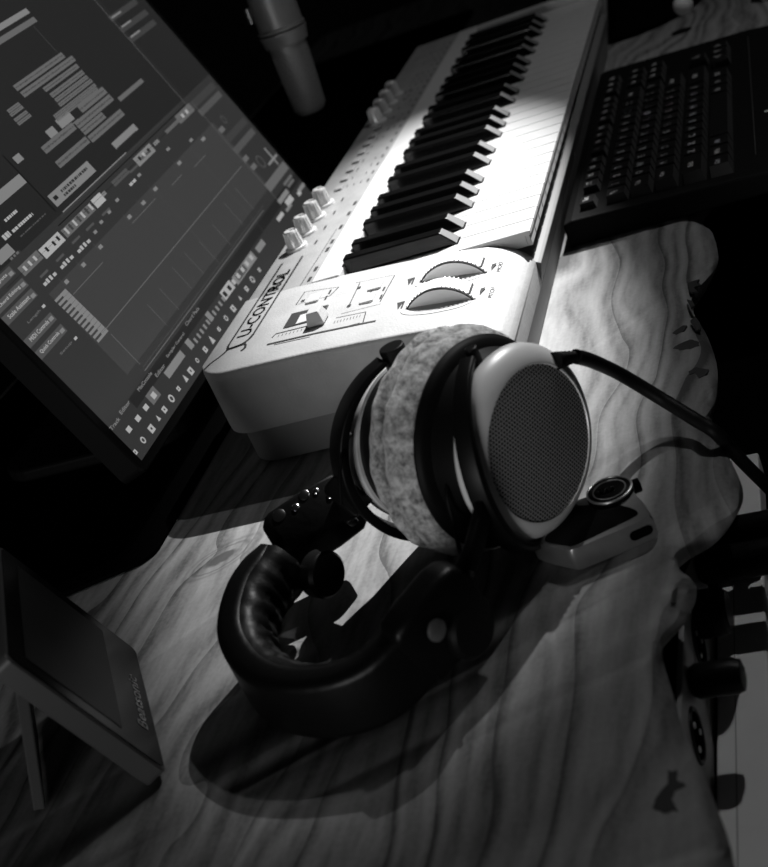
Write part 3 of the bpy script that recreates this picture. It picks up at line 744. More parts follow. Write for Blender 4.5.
for k, (x, y) in enumerate(icons):
    a = S(x, y); s = .0021 + .0006 * (k % 3); yy = .0075
    if k % 4 == 1:
        n = 14; z = .0023 + .0003
        quad(bm, [MM @ Vector((a[0] + s * math.cos(2 * math.pi * j / n), yy + s * math.sin(2 * math.pi * j / n), z)) for j in range(n)], 6)
        quad(bm, [MM @ Vector((a[0] + s * .55 * math.cos(2 * math.pi * j / n), yy + s * .55 * math.sin(2 * math.pi * j / n), z + .00006)) for j in range(n)], 2)
    elif k % 4 == 3:
        quad(bm, [MM @ Vector((a[0] + u * s, yy + v * s, .0026)) for u, v in ((-1, -1), (1, -1), (.2, 1.2))], 6)
    else:
        sq(a[0] - s, yy - s, a[0] + s, yy + s * .7, 6, 4); sq(a[0] - s * .3, yy - s * .4, a[0] + s * .3, yy + s * .2, 2, 5)
# mixer strips at the right
for (ax, ay, bx, by, th, mi) in [(190, 108, 212, 86, .0070, 2), (198, 115, 219, 95, .0062, 3), (222, 142, 245, 123, .0070, 2), (232, 152, 253, 133, .0066, 3), (264, 188, 286, 168, .0090, 4),
                                 (266, 165, 276, 157, .0024, 5), (276, 203, 287, 193, .0050, 5), (284, 205, 291, 199, .0062, 6), (282, 186, 290, 177, .003, 4), (286, 188, 292, 181, .003, 4), (296, 192, 303, 186, .004, 5), (296, 196, 299, 193, .004, 6), (276, 222, 281, 214, .004, 6), (284, 212, 290, 206, .003, 5)]:
    bar(ax, ay, bx, by, th, mi, 3)
for q in ((242, 160, 248, 166), (250, 168, 256, 175), (218, 131, 222, 136)): bar(q[0], q[1] + 2, q[0] + 4, q[1] - 2, .005, 4, 3)
vbar(262, 150, 277, 165, .003, 5, 3)
for cx_, cy_, r_ in ((259, 163, .0068), (222, 121, .0042)):
    a = S(cx_, cy_); n = 24
    for j in range(n):
        t0 = 2 * math.pi * j / n; t1 = 2 * math.pi * (j + 1) / n
        quad(bm, [MM @ Vector((a[0] + r * math.cos(t), a[1] + r * math.sin(t), .0025)) for r, t in ((r_, t0), (r_, t1), (r_ * .8, t1), (r_ * .8, t0))], 3)
vbar(188, 106, 281, 203, .0005, 4, 4); vbar(176, 30, 300, 172, .0006, 3, 4)
o = obj('screen', bm, UI, mon, label='lit screen showing clips, a note editor and a task bar')
# stand
bm = new(); c = MM @ Vector((SW / 2, SH * .45, -.028))
strap(bm, [c + Vector((0, .005, 0)), c + Vector((0, .04, -.02)), Vector((c.x, c.y + .05, .06)), Vector((c.x, c.y + .045, .016))], (1, 0, 0), [(a, b) for a, b in rrect(.009, .035, .006)])
obj('neck', bm, 'black', mon, smooth=True)
bm = new(); prism(bm, [(c.x + a, .385 + b) for a, b in rrect(.130, .090, .03)], .0036, .0150); obj('base', bm, 'black', mon, bevel=.003, seg=3)
# ================================================================== HEADPHONES
th, el = R_(-117.14), R_(1.96)
A_ = Vector((math.cos(th) * math.cos(el), math.sin(th) * math.cos(el), math.sin(el)))     # from the middle out through the near cup
Bv = Vector((-.8898, .4563, 0)); Bv = (Bv - A_ * Bv.dot(A_)).normalized()                 # towards the headband
Nv = Vector((0, 0, 1)); Nv = (Nv - A_ * Nv.dot(A_) - Bv * Nv.dot(Bv)).normalized()
O = Vector((-.1639, -.0539, .0665)) - A_ * .058
def H(a, b, n): return O + A_ * a + Bv * b + Nv * n
def HZ(a, b, z): p = O + A_ * a + Bv * b; return Vector((p.x, p.y, z))
hp = thing('headphones', (O.x, O.y, 0), 'black and silver open-back headphones with grey velour pads lying on the wood', 'headphones')
for s, ps in ((1, 0), (-1, 0)):
    ax = A_ * s
    c0 = O
    sh = 0 if s > 0 else .0090
    def C(d): return c0 + ax * (d if d < .0219 and s > 0 else d - (sh if d > .0150 else 0))
    # ear pad: fat ring with a pleated inner lip
    bm = new(); n = 120; prof = []
    rg = random.Random(7 + s)
    rings = []
    kd = 1 if s > 0 else .55
    for i in range(n):
        t = 2 * math.pi * i / n; e = Bv * math.cos(t) + Nv * math.sin(t)
        wob = 1 + .012 * math.sin(t * 9 + s) + .008 * math.sin(t * 23)
        pleat = (.0006 if s > 0 else .0016) * math.sin(t * 44)
        pts = [(.0215, .0575), (.0205, .0602), (.0165, .0622), (.0115, .0638), (.0066, .0648), (.0036, .0640 + pleat * .5), (.0016, .0610 + pleat), (.0006, .0550 + pleat), (.0020, .0480), (.0055, .0430), (.0110, .0405), (.0215, .0405)]
        rings.append([C(d * (2 - wob) * kd) + e * min(r * wob, .0652 if abs(r) > 0 else r) for d, r in pts])
    V = [[bm.verts.new(p) for p in r] for r in rings]
    for i in range(n):
        a, b = V[i], V[(i + 1) % n]
        for j in range(len(a)):
            k = (j + 1) % len(a); bm.faces.new((a[j], a[k], b[k], b[j]))
    pd = obj('ear_pad', bm, 'velour', hp, smooth=True, auto=80)
    # driver inside the pad
    bm = new(); lathe(bm, c0 + ax * (.0150 * kd), ax, [(0, .0395), (.003, .0395)], 40); obj('driver_cover', bm, 'matte', hp)
    # black body
    bm = new(); lathe(bm, C(.0195), ax, [(0, .0588), (.003, .0592), (.0045, .0578), (.0065, .0560), (.0075, .0520), (.019, .0500), (.027, .0475)] if s > 0 else [(0, .0560), (.003, .0560), (.005, .0500), (.012, .0470), (.027, .0450)], 80)
    body = obj('cup_body', bm, 'black', hp, smooth=True, auto=35)
    # silver shell
    bm = new(); lathe(bm, C(.0440), ax, [(-.001, .0480), (0, .0530), (.0015, .0538), (.0045, .0535), (.0085, .0515), (.0120, .0475), (.0140, .0440), (.0142, .0425), (.0128, .0418)] if s > 0 else [(-.001, .0440), (0, .0470), (.0045, .0475), (.0085, .0465), (.0120, .0450), (.0140, .0435), (.0142, .0425), (.0128, .0418)], 96, cap=False)
    shell = obj('cup_shell', bm, 'cup', hp, smooth=True, auto=60, label='satin silver outer shell')
    # grille disc with UVs
    bm = new(); uv = bm.loops.layers.uv.new('uv'); c = C(.0575); u_ = Bv; v_ = ax.cross(Bv)
    rr = [0, .012, .024, .034, .0425]; bul = [.0022, .0020, .0015, .0008, 0]; prev = None
    ctr = bm.verts.new(c + ax * bul[0]); co = {ctr: (0, 0)}
    for r, z in zip(rr[1:], bul[1:]):
        cur = []
        for k in range(64):
            t = 2 * math.pi * k / 64; vv = bm.verts.new(c + ax * z + u_ * r * math.cos(t) + v_ * r * math.sin(t)); co[vv] = (r * math.cos(t), r * math.sin(t)); cur.append(vv)
        for k in range(64):
            j = (k + 1) % 64
            bm.faces.new((ctr, cur[k], cur[j]) if prev is None else (prev[k], cur[k], cur[j], prev[j]))
        prev = cur
    for f in bm.faces:
        for l in f.loops: l[uv].uv = co[l.vert]
    obj('grille', bm, 'grille', hp, smooth=True, label='dark perforated metal grille')
    # fork round the cup (pivots above and below), swung outward
    psi = R_(21 if s > 0 else 24); Rf = .0580; ofs = .0370 if s > 0 else .0300
    fdir = Bv * math.cos(psi) + ax * math.sin(psi)
    pts = [C(ofs) + fdir * (Rf * math.cos(R_(t))) + Nv * ((Rf) * math.sin(R_(t))) for t in range(-86, 87, 12)]
    bm = new()
    fn = fdir.cross(Nv)
    strap(bm, pts, fn, lambda f: [(a, b) for a, b in rrect(.0018 + .0012 * math.sin(math.pi * f), (.0042 if s > 0 else .0060) + (.0012 if s > 0 else .0030) * math.sin(math.pi * f), .0012, 3)], sm=3)
    fk = obj('yoke', bm, 'black', hp, smooth=True, auto=50)
    for t in (-1, 1):
        bm = new(); pv = C(ofs) + Nv * t * (Rf + .001)
        cyl(bm, pv - Nv * t * .010, pv + Nv * t * (.0012 if s > 0 else .0035), .0036 if s > 0 else .0075, 20); obj('pivot', bm, 'black', fk, bevel=.0008)
    # slider arm from the yoke into the headband block
    st = C(ofs) + fdir * (Rf)
    en = H(.060, .104, -.024) if s > 0 else H(-.060, .050, -.018)
    md = (st + en) / 2 + ax * .004
    bm = new(); strap(bm, [st - fdir * .003, md, en], Nv, [(a, b) for a, b in rrect(.0028, .0060 if s > 0 else .0130, .0018, 3)], sm=6)
    obj('slider_arm', bm, 'black', hp, smooth=True, auto=50)
# headband: spring band and quilted pad
path = [(-.078, .086, .040), (-.0755, .098, .039), (-.072, .126, .036), (-.056, .153, .030), (-.030, .168, .0245), (-.003, .171, .0222), (.024, .163, .0222), (.042, .150, .0250), (.052, .134, .031), (.058, .117, .036), (.060, .104, .040)]
pts = [HZ(a, b, z) for a, b, z in path]
def bandprof(f):
    e = min(1, min(f, 1 - f) * 9 + .55)
    return [(a, b) for a, b in rrect(.0085 * e, .0190 * (.90 + .1 * e), .0055 * e, 4)]
bm = new(); strap(bm, pts[1:-1], (0, 0, 1), bandprof, sm=10)
obj('headband', bm, 'leather', hp, smooth=True, auto=60)
# quilted inner pad (wrinkled)
sp = spline(pts[1:-2], 12); bm = new(); rings = []
for i, p in enumerate(sp):
    t = (sp[min(i + 1, len(sp) - 1)] - sp[max(i - 1, 0)]).normalized(); s = (Vector((0, 0, 1)) - t * t.z).normalized(); o_ = t.cross(s)
    cen = sum(sp, Vector()) / len(sp)
    if o_.dot(cen - p) < 0: o_ = -o_
    wr = .0013 * math.sin(i * 1.25) + .0008 * math.sin(i * .7 + 2)
    row = []
    for k in range(11):
        u = -1 + .2 * k; hgt = .0178 * u; d = .0085 + (.0095 + wr * (1 - abs(u) ** 2)) * (1 - abs(u) ** 3) + .0007 * math.sin(k * 2.1 + i * .9)
        row.append(p + s * hgt + o_ * d)
    row += [p + s * .0178, p - s * .0178]
    rings.append(row)
loft(bm, rings)
obj('headband_cushion', bm, 'leather', hp, smooth=True, auto=70)
# end blocks with snaps
def endblock(cpt, dirv, outv, ln, wd, tk, snaps):
    d = Vector(dirv).normalized(); o_ = Vector(outv); o_ = (o_ - d * o_.dot(d)).normalized(); s = d.cross(o_)
    if s.z < 0: s = -s
    bm = new(); 
    loft(bm, [[Vector(cpt) + d * q + s * b * k + o_ * a * k for a, b in rrect(tk, wd, tk * .55, 5)] for q, k in ((-ln, .80), (-ln + .004, .97), (-ln * .4, 1.02), (ln * .5, 1.0), (ln - .004, .9), (ln, .72))])
    e = obj('headband_end', bm, 'leather', hp, smooth=True, auto=60)
    return d, o_, s, e
c0_ = at(281, 545, .0375); c1_ = at(350, 500, .043); d_ = (c1_ - c0_).normalized(); in_ = Vector((0, 0, 1)).cross(d_)
if in_.dot(A_) < 0: in_ = -in_
zz_ = d_.cross(in_); zz_ = zz_ if zz_.z > 0 else -zz_
Lc_ = (c1_ - c0_).length; bm = new()
prf = [(.0100, -.0170), (.0125, -.0155), (.0140, -.0010), (.0125, .0020), (-.0095, .0170), (-.0120, .0165), (-.0130, .0140), (-.0130, -.0150), (-.0110, -.0170)]
loft(bm, [[c0_ + d_ * q + in_ * (x * k) + zz_ * (y * k) for x, y in prf] for q, k in ((-.004, .70), (0, .93), (.004, 1), (Lc_ * .6, 1.02), (Lc_ - .002, .95), (Lc_ + .003, .75))])
e1 = obj('headband_end', bm, 'leather', hp, smooth=True, auto=32, bevel=.0012)
pn_ = (in_ * .015 + zz_ * .022).normalized(); pp_ = c0_ + in_ * .0015 + zz_ * .0095
def snap(x, y, r, par_, zz, big=True):
    dd = (CR.transposed() @ Vector(((x - 384) / FPX, (y - 433.5) / FPX, 1))); p = CC + dd * ((pp_ - CC).dot(pn_) / dd.dot(pn_)); nrm = pn_
    bm = new(); lathe(bm, p - nrm * .0015, nrm, [(0, r * 1.15), (.0018, r * 1.15), (.0024, r * .8), (.0025, r * .1)], 20); obj('snap', bm, 'chrome', par_, smooth=True, label='shiny metal snap')
for x, y, r, zz in ((279, 515.5, .0036, .0618), (295.5, 507.5, .0022, .0618), (304, 495, .0030, .0618), (316, 491, .0018, .0618), (330, 495, .0020, .0618), (332, 486, .0016, .0618)):
    snap(x, y, r, e1, zz)
d2, o2, s2, e2 = endblock(HZ(.0590, .113, .0395), pts[-1] - pts[-3], A_, .024, .0225, .0095, [])
# big round screw and the hinge lobe on the near end
p = at(427, 631, -.0, 2)
nr = A_
c = HZ(.0700, .124, .0445)
bm = new(); lathe(bm, c - A_ * .001, A_, [(0, .0056), (.0018, .0056), (.0026, .0045), (.0027, .0005)], 28); obj('screw', bm, 'alu', e2, smooth=True)
c = at(465, 627, .028)
bm = new(); lathe(bm, c - A_ * .013, A_, [(0, .0140), (.002, .0158), (.018, .0158), (.020, .0140)], 40); obj('hinge', bm, 'black', hp, smooth=True, auto=40)
c = at(322, 574, .0300)
bm = new(); lathe(bm, c - A_ * .006, A_, [(0, .0120), (.002, .0138), (.010, .0138), (.012, .0120)], 40); obj('hinge', bm, 'black', hp, smooth=True, auto=40)
# thin wires from the band to the cups
bm = new(); tube(bm, [at(341, 505, .07), at(340, 470, .085), at(347, 440, .092), at(358, 430, .09), at(372, 428, .085)], .0012, 8); obj('cup_wire', bm, 'fabric', hp, smooth=True)
bm = new(); tube(bm, [H(.030, .040, .012), H(.034, .054, .004), H(.036, .060, -.012), H(.050, .076, -.020), H(.072, .092, -.014)], .0012, 8); obj('cup_wire', bm, 'fabric', hp, smooth=True)
# strain relief and main cable
sr = HZ(.030, -.0475, .1000)
q0 = at(560, 360, .094); q1 = at(577, 356, .088)
bm = new(); dirc = (q1 - q0)
lathe(bm, q0 - dirc * .3, dirc, [(0, .0052)] + [(dirc.length * (.2 + .11 * k), .0050 - .00018 * k - (.0012 if k % 2 else 0)) for k in range(9)], 20)
obj('strain_relief', bm, 'fabric', hp, smooth=True, auto=30)
cp = [q1 - dirc * .1, at(592, 361, .074), at(620, 374, .046), at(660, 398, .022), at(694, 419, .012), at(716, 433, .0065), at(742, 461, -.030), at(768, 487, -.060), at(800, 520, -.085), at(840, 540, -.095)]
bm = new(); tube(bm, cp, .0042, 12, sm=10); obj('cable', bm, 'fabric', hp, smooth=True)

# ================================================================== METAL GADGET BY THE CUP
zt_ = .0150
g = thing('metal_key_fob', (-.17, -.07, 0), 'small grey metal frame with a round lettered badge, lying half under the headphones', 'gadget')
gpx = [(634, 490), (645, 503), (651, 513), (651.5, 516), (648, 518.5), (612, 534), (576, 549), (569, 551), (562, 550), (536, 544), (530, 537), (540, 522), (560, 506), (590, 495), (612, 488), (628, 488)]
P3 = [at(x, y, zt_) for x, y in gpx]; P3 = spline(P3 + [P3[0]], 3)[:-1]
cg = sum(P3, Vector()) / len(P3)
bm = new(); loft(bm, [[Vector((cg.x + (p.x - cg.x) * k, cg.y + (p.y - cg.y) * k, z)) for p in P3] for z, k in ((.0004, .93), (.0030, .995), (.0125, 1.0), (zt_, .965))])
obj('frame', bm, 'alu', g, smooth=True, auto=38)
ip = [at(x, y, zt_ + .0001) for x, y in ((579, 506), (608, 504), (630, 508), (638, 513), (632, 518), (604, 531.5), (575, 545), (564, 545), (545, 541), (552, 530), (565, 512))]
bm = new(); ip = spline(ip + [ip[0]], 3)[:-1]; loft(bm, [[p - Vector((0, 0, .0008)) for p in ip], [p + Vector((0, 0, .0003)) for p in ip]])
obj('window', bm, 'gloss', g, label='glossy black window')
c = at(609.5, 490.5, zt_ + .002)
bm = new(); lathe(bm, (c.x, c.y, zt_ - .006), (0, 0, 1), [(0, .0125), (.0060, .0135), (.0082, .0130), (.0086, .0120)], 48); bd = obj('badge', bm, 'gloss', g, smooth=True, auto=40, label='round black badge with a pale letter')
bm = new(); torus(bm, (c.x, c.y, zt_ + .0024), (0, 0, 1), .0126, .0007, 48, 8); torus(bm, (c.x, c.y, zt_ + .0026), (0, 0, 1), .0092, .0004, 48, 6); obj('ring', bm, 'alu', bd, smooth=True)
bm = new(); text(bm, 'E', (c.x - .001, c.y + .001, zt_ + .0028), (.96, .28, 0), (-.28, .96, 0), h=.0075, bold=.0003); obj('letter', bm, 'alu', bd)
c = at(634.5, 484, .010); bm = new(); e = Vector((.35, -.93, 0)).normalized()
cyl(bm, Vector((c.x, c.y, .0085)) - e * .004, Vector((c.x, c.y, .0085)) + e * .003, .0042, 20); obj('stud', bm, 'gloss', g, bevel=.0008)
pS = at(651, 516, zt_).lerp(at(569, 551, zt_), .17); pS.z = .0085
bm = new(); e = (P3[12] - P3[18]).normalized() if False else (at(650, 517, zt_) - at(573, 551, zt_)).normalized(); nn = Vector((0, 0, 1)).cross(e); nn = nn if nn.dot(CC - pS) > 0 else -nn
loft(bm, [[pS + e * x + Vector((0, 0, y)) + nn * k for x, y in rrect(.0065, .0030, .0028)] for k in (-.004, .0016)]); obj('slot', bm, 'matte', g)

# ================================================================== SMALL FRAMED DEVICE AT LEFT
W0 = at(164, 768, .0085); W1 = at(134, 646, .0085); W0.z = 0; W1.z = 0
ex = (W1 - W0); ex.z = 0; Wd = ex.length; ex.normalize(); bk = Vector((-ex.y, ex.x, 0))
def solve_dev():
    best = None
    for hi in range(60, 220, 2):
        for ti in range(20, 75):
            h = hi / 1000; t = R_(ti); q = W0 + Vector((0, 0, .006)) + (bk * math.cos(t) + Vector((0, 0, math.sin(t)))) * h
            d = CR @ (q - CC); x = 384 + FPX * d.x / d.z; y = 433.5 + FPX * d.y / d.z
            e = (x - 4) ** 2 + (y - 655) ** 2
            if best is None or e < best[0]: best = (e, h, t)
    return best
_, Hd, Td = solve_dev()
up = bk * math.cos(Td) + Vector((0, 0, math.sin(Td))); nf = ex.cross(up)
dv = thing('digital_display', (W0.x, W0.y, 0), 'small dark-screened display in a grey frame leaning back on a kickstand', 'display')
DM = Matrix((ex, up, nf)).transposed().to_4x4(); DM.translation = W0 + Vector((0, 0, .0125 * math.cos(Td) + .0006)) 
bm = new(); loft(bm, [[DM @ Vector((Wd / 2 + x, Hd / 2 + y, z)) for x, y in rrect(Wd / 2 - i, Hd / 2 - i, .005)] for z, i in ((-.0125, .002), (-.0115, .0), (-.0008, 0), (0, .0008))])
obj('frame', bm, 'greyplastic', dv, smooth=True, auto=40)
bm = new(); loft(bm, [[DM @ Vector((Wd / 2 + x, Hd / 2 + y, z)) for x, y in rrect(Wd / 2 - .0022, Hd / 2 - .0022, .004)] for z in (-.0005, .0006)])
obj('front_glass', bm, 'gloss', dv)
bm = new(); loft(bm, [[DM @ Vector((Wd / 2 + x, Hd / 2 + .009 + y, z)) for x, y in rrect(Wd / 2 - .012, Hd / 2 - .022, .001)] for z in (.0004, .0009)])
obj('screen', bm, 'screenoff', dv, label='switched-off grey screen')
bm = new(); text(bm, 'Beatsonic', DM @ Vector((Wd * .45, .0125, .0009)), ex, up, w=Wd * .42, h=.0075, bold=.0001); obj('lettering', bm, 'logo', dv)
# kickstand
t0 = DM @ Vector((.006, Hd * .80, -.012)); f0 = Vector((-.3200, .2320, .0015)); s_ = Vector((1, 0, 0)) 
bm = new(); ws = .0
vv = (f0 - t0).normalized(); sd = ex; ou = vv.cross(sd).normalized()
loft(bm, [[p + sd * a + ou * b for a, b in ((-.001, -.003), (Wd * .55, -.003), (Wd * .55, .003), (-.001, .003))] for p in (t0, f0)])
obj('kickstand', bm, 'greyplastic', dv, bevel=.0008)

# ================================================================== COMPUTER KEYBOARD
ck = thing('computer_keyboard', (.46, -.12, 0), 'black computer keyboard with tall keys and a wrist rest, beside the piano keys', 'keyboard')
KX0, KX1 = .257, .668
bm = new(); prof = [(-.008, .0002), (-.008, .0215), (-.016, .0235), (-.152, .0195), (-.168, .0190), (-.240, .0120), (-.248, .0002)]
loft(bm, [[Vector((x, y, z)) for y, z in prof] for x in (KX0, KX1)])
obj('case', bm, 'kcase', ck, bevel=.0022, seg=3)
rowsY = [-.0300, -.0545, -.0746, -.0952, -.1180, -.1395]
legends = [['Esc', 'F1', 'F2', 'F3', 'F4', 'F5', 'F6', 'F7', 'F8', 'F9', 'F10', 'F11', 'F12', 'Prt', 'Scr', 'Brk'],
           list('`1234567890-=') + ['Bksp', 'Ins', 'Hm', 'Pg'], ['Tab'] + list('QWERTYUIOP[]\\') + ['Del', 'End', 'Dn'],
           ['Caps'] + list("ASDFGHJKL;'") + ['Enter'], ['Shift'] + list('ZXCVBNM,./') + ['Shift', '^'], ['Ctrl', 'Win', 'Alt', ' ', 'Alt', 'Fn', 'Ctrl', '<', 'v', '>']]
wid = {'Bksp': 2, 'Tab': 1.5, '\\': 1.5, 'Caps': 1.75, 'Enter': 2.25, 'Ctrl': 1.25, 'Win': 1.25, 'Alt': 1.25, ' ': 6.0, 'Fn': 1.25}
U_ = .0189
for r, row in enumerate(legends):
    x = KX0 + .0145; first = True; col = 0
    for s in row:
        w_ = wid.get(s, 1)
        if s == 'Shift': w_ = 2.25 if first else 2.75
        if s in ('Ins', 'Del') or (r == 0 and s == 'Prt'): x = KX0 + .0145 + 15.35 * U_
        if s == '^': x = KX0 + .0145 + 16.35 * U_
        if s == '<': x = KX0 + .0145 + 15.35 * U_
        if r == 0 and s == 'F1': x += U_ * .9
        if r == 0 and s in ('F5', 'F9'): x += U_ * .45
        x0 = x + .0006; x1 = x + w_ * U_ - .0006; x += w_ * U_; first = False
        hy = .0092 if r else .0075; yc = rowsY[r]; z0 = .019; z1 = .0305 - .0015 * abs(r - 3) * .3
        bm = new()
        R = loft(bm, [[(x0, yc - hy, z0), (x1, yc - hy, z0), (x1, yc + hy, z0), (x0, yc + hy, z0)],
                      [(x0 + .0016, yc - hy + .0022, z1), (x1 - .0016, yc - hy + .0022, z1), (x1 - .0016, yc + hy - .0012, z1), (x0 + .0016, yc + hy - .0012, z1)]])
        for f in bm.faces:
            f.normal_update()
            if f.calc_center_median().z < z1 - .001 and f.calc_center_median().y < yc - hy + .004: f.material_index = 2
        if s.strip():
            text(bm, s, ((x0 + x1) / 2 - (.0035 if len(s) == 1 or w_ > 1 else 0), yc + .0015, z1 + .00015), (1, 0, 0), (0, 1, 0), h=.0058 if len(s) == 1 else .0040, mi=1, bold=.0007)
        obj('keycap', bm, ['keycap', 'legend', 'caplit'], ck)
bm = new(); line(bm, (.398, -.176, .0190), (.398, -.187, .0182), .004); line(bm, (.4, -.189, .0182), (.4, -.192, .0180), .004); obj('badge', bm, 'legend', ck)
bm = new(); box(bm, .300, .640, -.1665, -.1660, .0188, .0196); obj('rest_seam', bm, 'caplit', ck)

# ================================================================== MICROPHONE
m0 = at(310, 108, 0, 2); 
def Dp(x, y, d): return CC + CR.transposed() @ Vector(((x - 384) / FPX * d, (y - 433.5) / FPX * d, d))
DM_ = 1.36
KM = 1.28
a = Dp(312, 112, DM_ + .03); b = Dp(281.5, 33, DM_); c = Dp(262, -26, DM_ - .03); dr = (c - a).normalized()
mc = thing('microphone', a, 'grey pencil microphone hanging nose-down behind the monitor', 'microphone')
La = (b - a).length; Lc = (c - a).length
bm = new(); lathe(bm, a, dr, [(0, .0095 * KM), (.002, .0120 * KM), (.006, .0132 * KM), (La - .012, .0158 * KM), (La - .011, .0168 * KM)], 40); 
hd = obj('grille_head', bm, 'mic', mc, smooth=True, auto=30)
bm = new()
for k in range(26):                                     # knurled mesh
    for sg in (1, -1):
        u, v, dd = basis(dr); pts = []
        for j in range(9):
            t = 2 * math.pi * k / 26 + sg * j * .16; f = .08 + .80 * j / 8; r = (.0134 + .0024 * f) * KM
            pts.append(a + dr * (La - .012) * f + (u * math.cos(t) + v * math.sin(t)) * r)
        tube(bm, pts, .0006, 4, sm=0)
obj('mesh', bm, 'mic', hd)
bm = new(); lathe(bm, a + dr * (La - .011), dr, [(0, .0180 * KM), (.010, .0196 * KM), (.012, .0202 * KM), (.0135, .0202 * KM)], 40); obj('ring', bm, 'mic', mc, smooth=True, auto=30)
bm = new(); lathe(bm, a + dr * (La + .004), dr, [(0, .0196 * KM), (.003, .0202 * KM), (.004, .0188 * KM), (Lc - La + .06, .0188 * KM), (Lc - La + .062, .015)], 40); obj('body', bm, 'mic', mc, smooth=True, auto=30)
bm = new(); bs = Dp(251, 20, DM_); cyl(bm, bs - dr * .004, bs + dr * .012, .0035, 14); obj('switch', bm, 'alu', mc, smooth=True)
# boom stand
st = thing('microphone_stand', (.62, .50, .0035), 'black boom stand behind the monitor holding the microphone', 'stand')
tip = a + dr * (Lc + .082)
bm = new(); lathe(bm, tip - dr * .012, dr, [(0, .0205), (.024, .0215)], 28); obj('clip', bm, 'black', st)
bm = new(); top_ = Vector((.62, .50, .75)); cyl(bm, tip + (top_ - tip).normalized() * .02, top_, .006, 14); obj('boom', bm, 'black', st)
bm = new(); cyl(bm, (.62, .50, .012), (.62, .50, .75), .008, 16); obj('pole', bm, 'black', st)
bm = new(); lathe(bm, (.62, .50, .0036), (0, 0, 1), [(0, .075), (.010, .075), (.014, .03), (.02, .012)], 40); obj('base', bm, 'black', st, smooth=True, auto=30)

# ================================================================== BLACK VASE-LIKE SPEAKER AT THE FAR END
cx_, cy_ = .955, -.020
bw = thing('round_speaker', (cx_, cy_, 0), 'round-bottomed black speaker at the far end of the desk, a pale glint on its side', 'speaker')
bm = new(); lathe(bm, (cx_, cy_, .0002), (0, 0, 1), [(0, .085), (.006, .096), (.05, .100), (.11, .095), (.15, .075), (.165, .05), (.168, .005)], 64); obj('body', bm, 'gloss', bw, smooth=True, auto=40)
p = at(683, 5, .02); 
bm = new(); sphere(bm, at(683, 5, .03), .0115); obj('button', bm, 'button', bw, smooth=True, label='pale bead standing in for a glint')  # bead added as the glint on the speaker's gloss

# pale box at the far right corner
bm = new(); p = at(757, 2, 0); box(bm, p.x - .01, p.x + .12, p.y - .05, p.y - .005, .0002, .05)
o = obj('box', bm, 'lightpanel', bevel=.003); tag(o, 'pale box at the far right corner of the desk', 'box')

# ================================================================== AUDIO INTERFACE ON THE LOWER SHELF
ai = thing('audio_interface', (-.25, -.04, -.115), 'grey-faced audio interface with combo jacks, under the wavy edge of the slab', 'audio interface')
FX0, FX1, FY = -.43, -.115, -.104
bm = new(); box(bm, FX0, FX1, FY + .003, .08, -.098, -.037); obj('case', bm, 'matte', ai, bevel=.002)
bm = new(); box(bm, FX0, FX1, FY, FY + .003, -.099, -.036); obj('face_plate', bm, 'midpanel', ai, bevel=.0006)
for x in (-.40, -.14):
    for y in (-.08, .06): bm = new(); cyl(bm, (x, y, -.1148), (x, y, -.098), .008, 14); obj('foot', bm, 'black', ai)
for x in (-.258, -.188):
    bm = new(); c = Vector((x, FY, -.0640)); torus(bm, c, (0, 1, 0), .0135, .0014, 40, 8); 
    j = obj('jack_ring', bm, 'black', ai, smooth=True)
    bm = new(); cyl(bm, c + Vector((0, .001, 0)), c + Vector((0, -.0006, 0)), .0125, 32); obj('socket', bm, 'matte', j)
    bm = new()
    for t in (90, 210, 330): cyl(bm, c + Vector((.007 * math.cos(R_(t)), .0, .007 * math.sin(R_(t)))), c + Vector((.007 * math.cos(R_(t)), -.0012, .007 * math.sin(R_(t)))), .0016, 10)
    obj('contacts', bm, 'logo', j)
# pale tray below
bm = new(); box(bm, -.60, .040, -.1345, -.1060, -.1144, -.0950); 
o = obj('pale_tray', bm, 'lightpanel', bevel=.0015); tag(o, 'pale grey long tray in front of the audio interface, on the lower shelf', 'tray')
bm = new(); box(bm, -.60, .040, -.1165, -.1160, -.0949, -.0946); obj('groove', bm, 'midpanel', o)
bm = new(); box(bm, -.60, -.02, -.200, -.1400, -.1144, -.0960)
o = obj('pale_tray', bm, 'lightpanel', bevel=.0015); tag(o, 'outer pale grey tray at the right picture edge, on the lower shelf', 'tray')
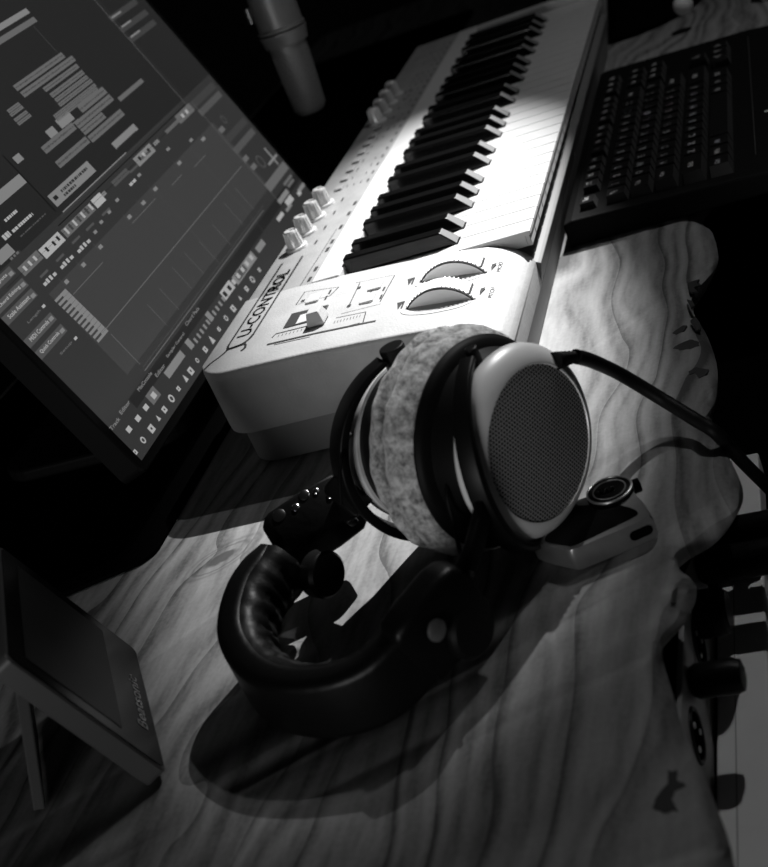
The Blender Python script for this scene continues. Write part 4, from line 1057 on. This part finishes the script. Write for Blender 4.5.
# plugs
def plug(px, py, r, ln, lab, z=-.064, cab=True):
    p = at(px, py, FY, 1) if z is None else at(px, py, FY, 1)
    p = Vector((p.x, FY, z)) if z is not None else p
    t = thing('audio_plug', (p.x, p.y - .01, p.z), lab, 'plug', None)
    bm = new(); lathe(bm, p + Vector((0, -.0008, 0)), (0, -1, 0), [(0, r * .8), (.003, r), (ln * .86, r), (ln, r * .86), (ln + .001, r * .5)], 28); obj('sleeve', bm, 'black', t, smooth=True, auto=40)
    if cab:
        bm = new(); tube(bm, [p + Vector((0, -ln, 0)), p + Vector((.0, -ln - .04, -.003)), p + Vector((-.02, -ln - .09, -.02))], .0035, 10); obj('cable', bm, 'fabric', t, smooth=True)
def plugX(x, z, r, ln, lab, cab=True):
    p = Vector((x, FY, z)); t = thing('audio_plug', (x, FY - .01, z), lab, 'plug')
    bm = new(); lathe(bm, p + Vector((0, -.0008, 0)), (0, -1, 0), [(0, r * .8), (.003, r), (ln * .86, r), (ln, r * .86), (ln + .001, r * .5)], 28); obj('sleeve', bm, 'black', t, smooth=True, auto=40)
    if cab:
        bm = new(); tube(bm, [p + Vector((0, -ln, 0)), p + Vector((.0, -ln - .04, -.001)), p + Vector((-.02, -ln - .09, -.004))], .0035, 10); obj('cable', bm, 'fabric', t, smooth=True)
plugX(-.2340, -.0500, .0093, .026, 'short black plug between the two round jacks, lowest and shortest of the plugs', False)
plugX(-.1290, -.0580, .0105, .075, 'long black plug, second from the top at the right picture edge')
# box with knob between plugs
pk = at(717, 612, FY - .012, 1)
kn = thing('volume_knob', (pk.x, FY - .01, pk.z), 'round black knob on the audio interface beside the upper jack', 'knob')
bm = new(); lathe(bm, (pk.x, FY - .0006, pk.z), (0, -1, 0), [(0, .0130), (.002, .0138), (.016, .0130), (.018, .011)], 40); obj('body', bm, 'black', kn, smooth=True, auto=35)
# stack of plugs in a patch box further along
pb = thing('patch_box', (-.055, -.06, -.115), 'small black patch box behind the audio interface with plugs in its face', 'box')
bm = new(); box(bm, -.112, -.020, FY + .004, .04, -.1148, -.040); obj('case', bm, 'matte', pb, bevel=.002)
for x, z, lab in ((-.098, -.060, 'long black plug, topmost at the right picture edge below the loose cable'),):
    plugX(x, z, .0100, .085, lab)
bm = new(); box(bm, -.098, -.046, -.1045 - .030, -.1075, -.0945, -.084)
o = obj('cable_adapter', bm, 'black', bevel=.003); tag(o, 'flat black adapter lying under the plugs on the pale tray', 'adapter')

# pale button stands in for a lit LED dot against the dark floor
p = at(757, 283, -.40)
bx = thing('floor_pedal', (p.x, p.y, -.76), 'dark pedestal on the floor right of the desk with a pale button for an LED dot', 'pedestal')
bm = new(); box(bm, p.x - .06, p.x + .10, p.y - .12, p.y + .06, -.7598, p.z - .004); obj('body', bm, 'matte', bx, bevel=.006)
bm = new(); lathe(bm, (p.x, p.y, p.z - .005), (0, 0, 1), [(0, .0036), (.003, .0040), (.005, .0030), (.0055, .0005)], 20); obj('button', bm, 'legend', bx, smooth=True, label='pale button standing in for an LED dot')
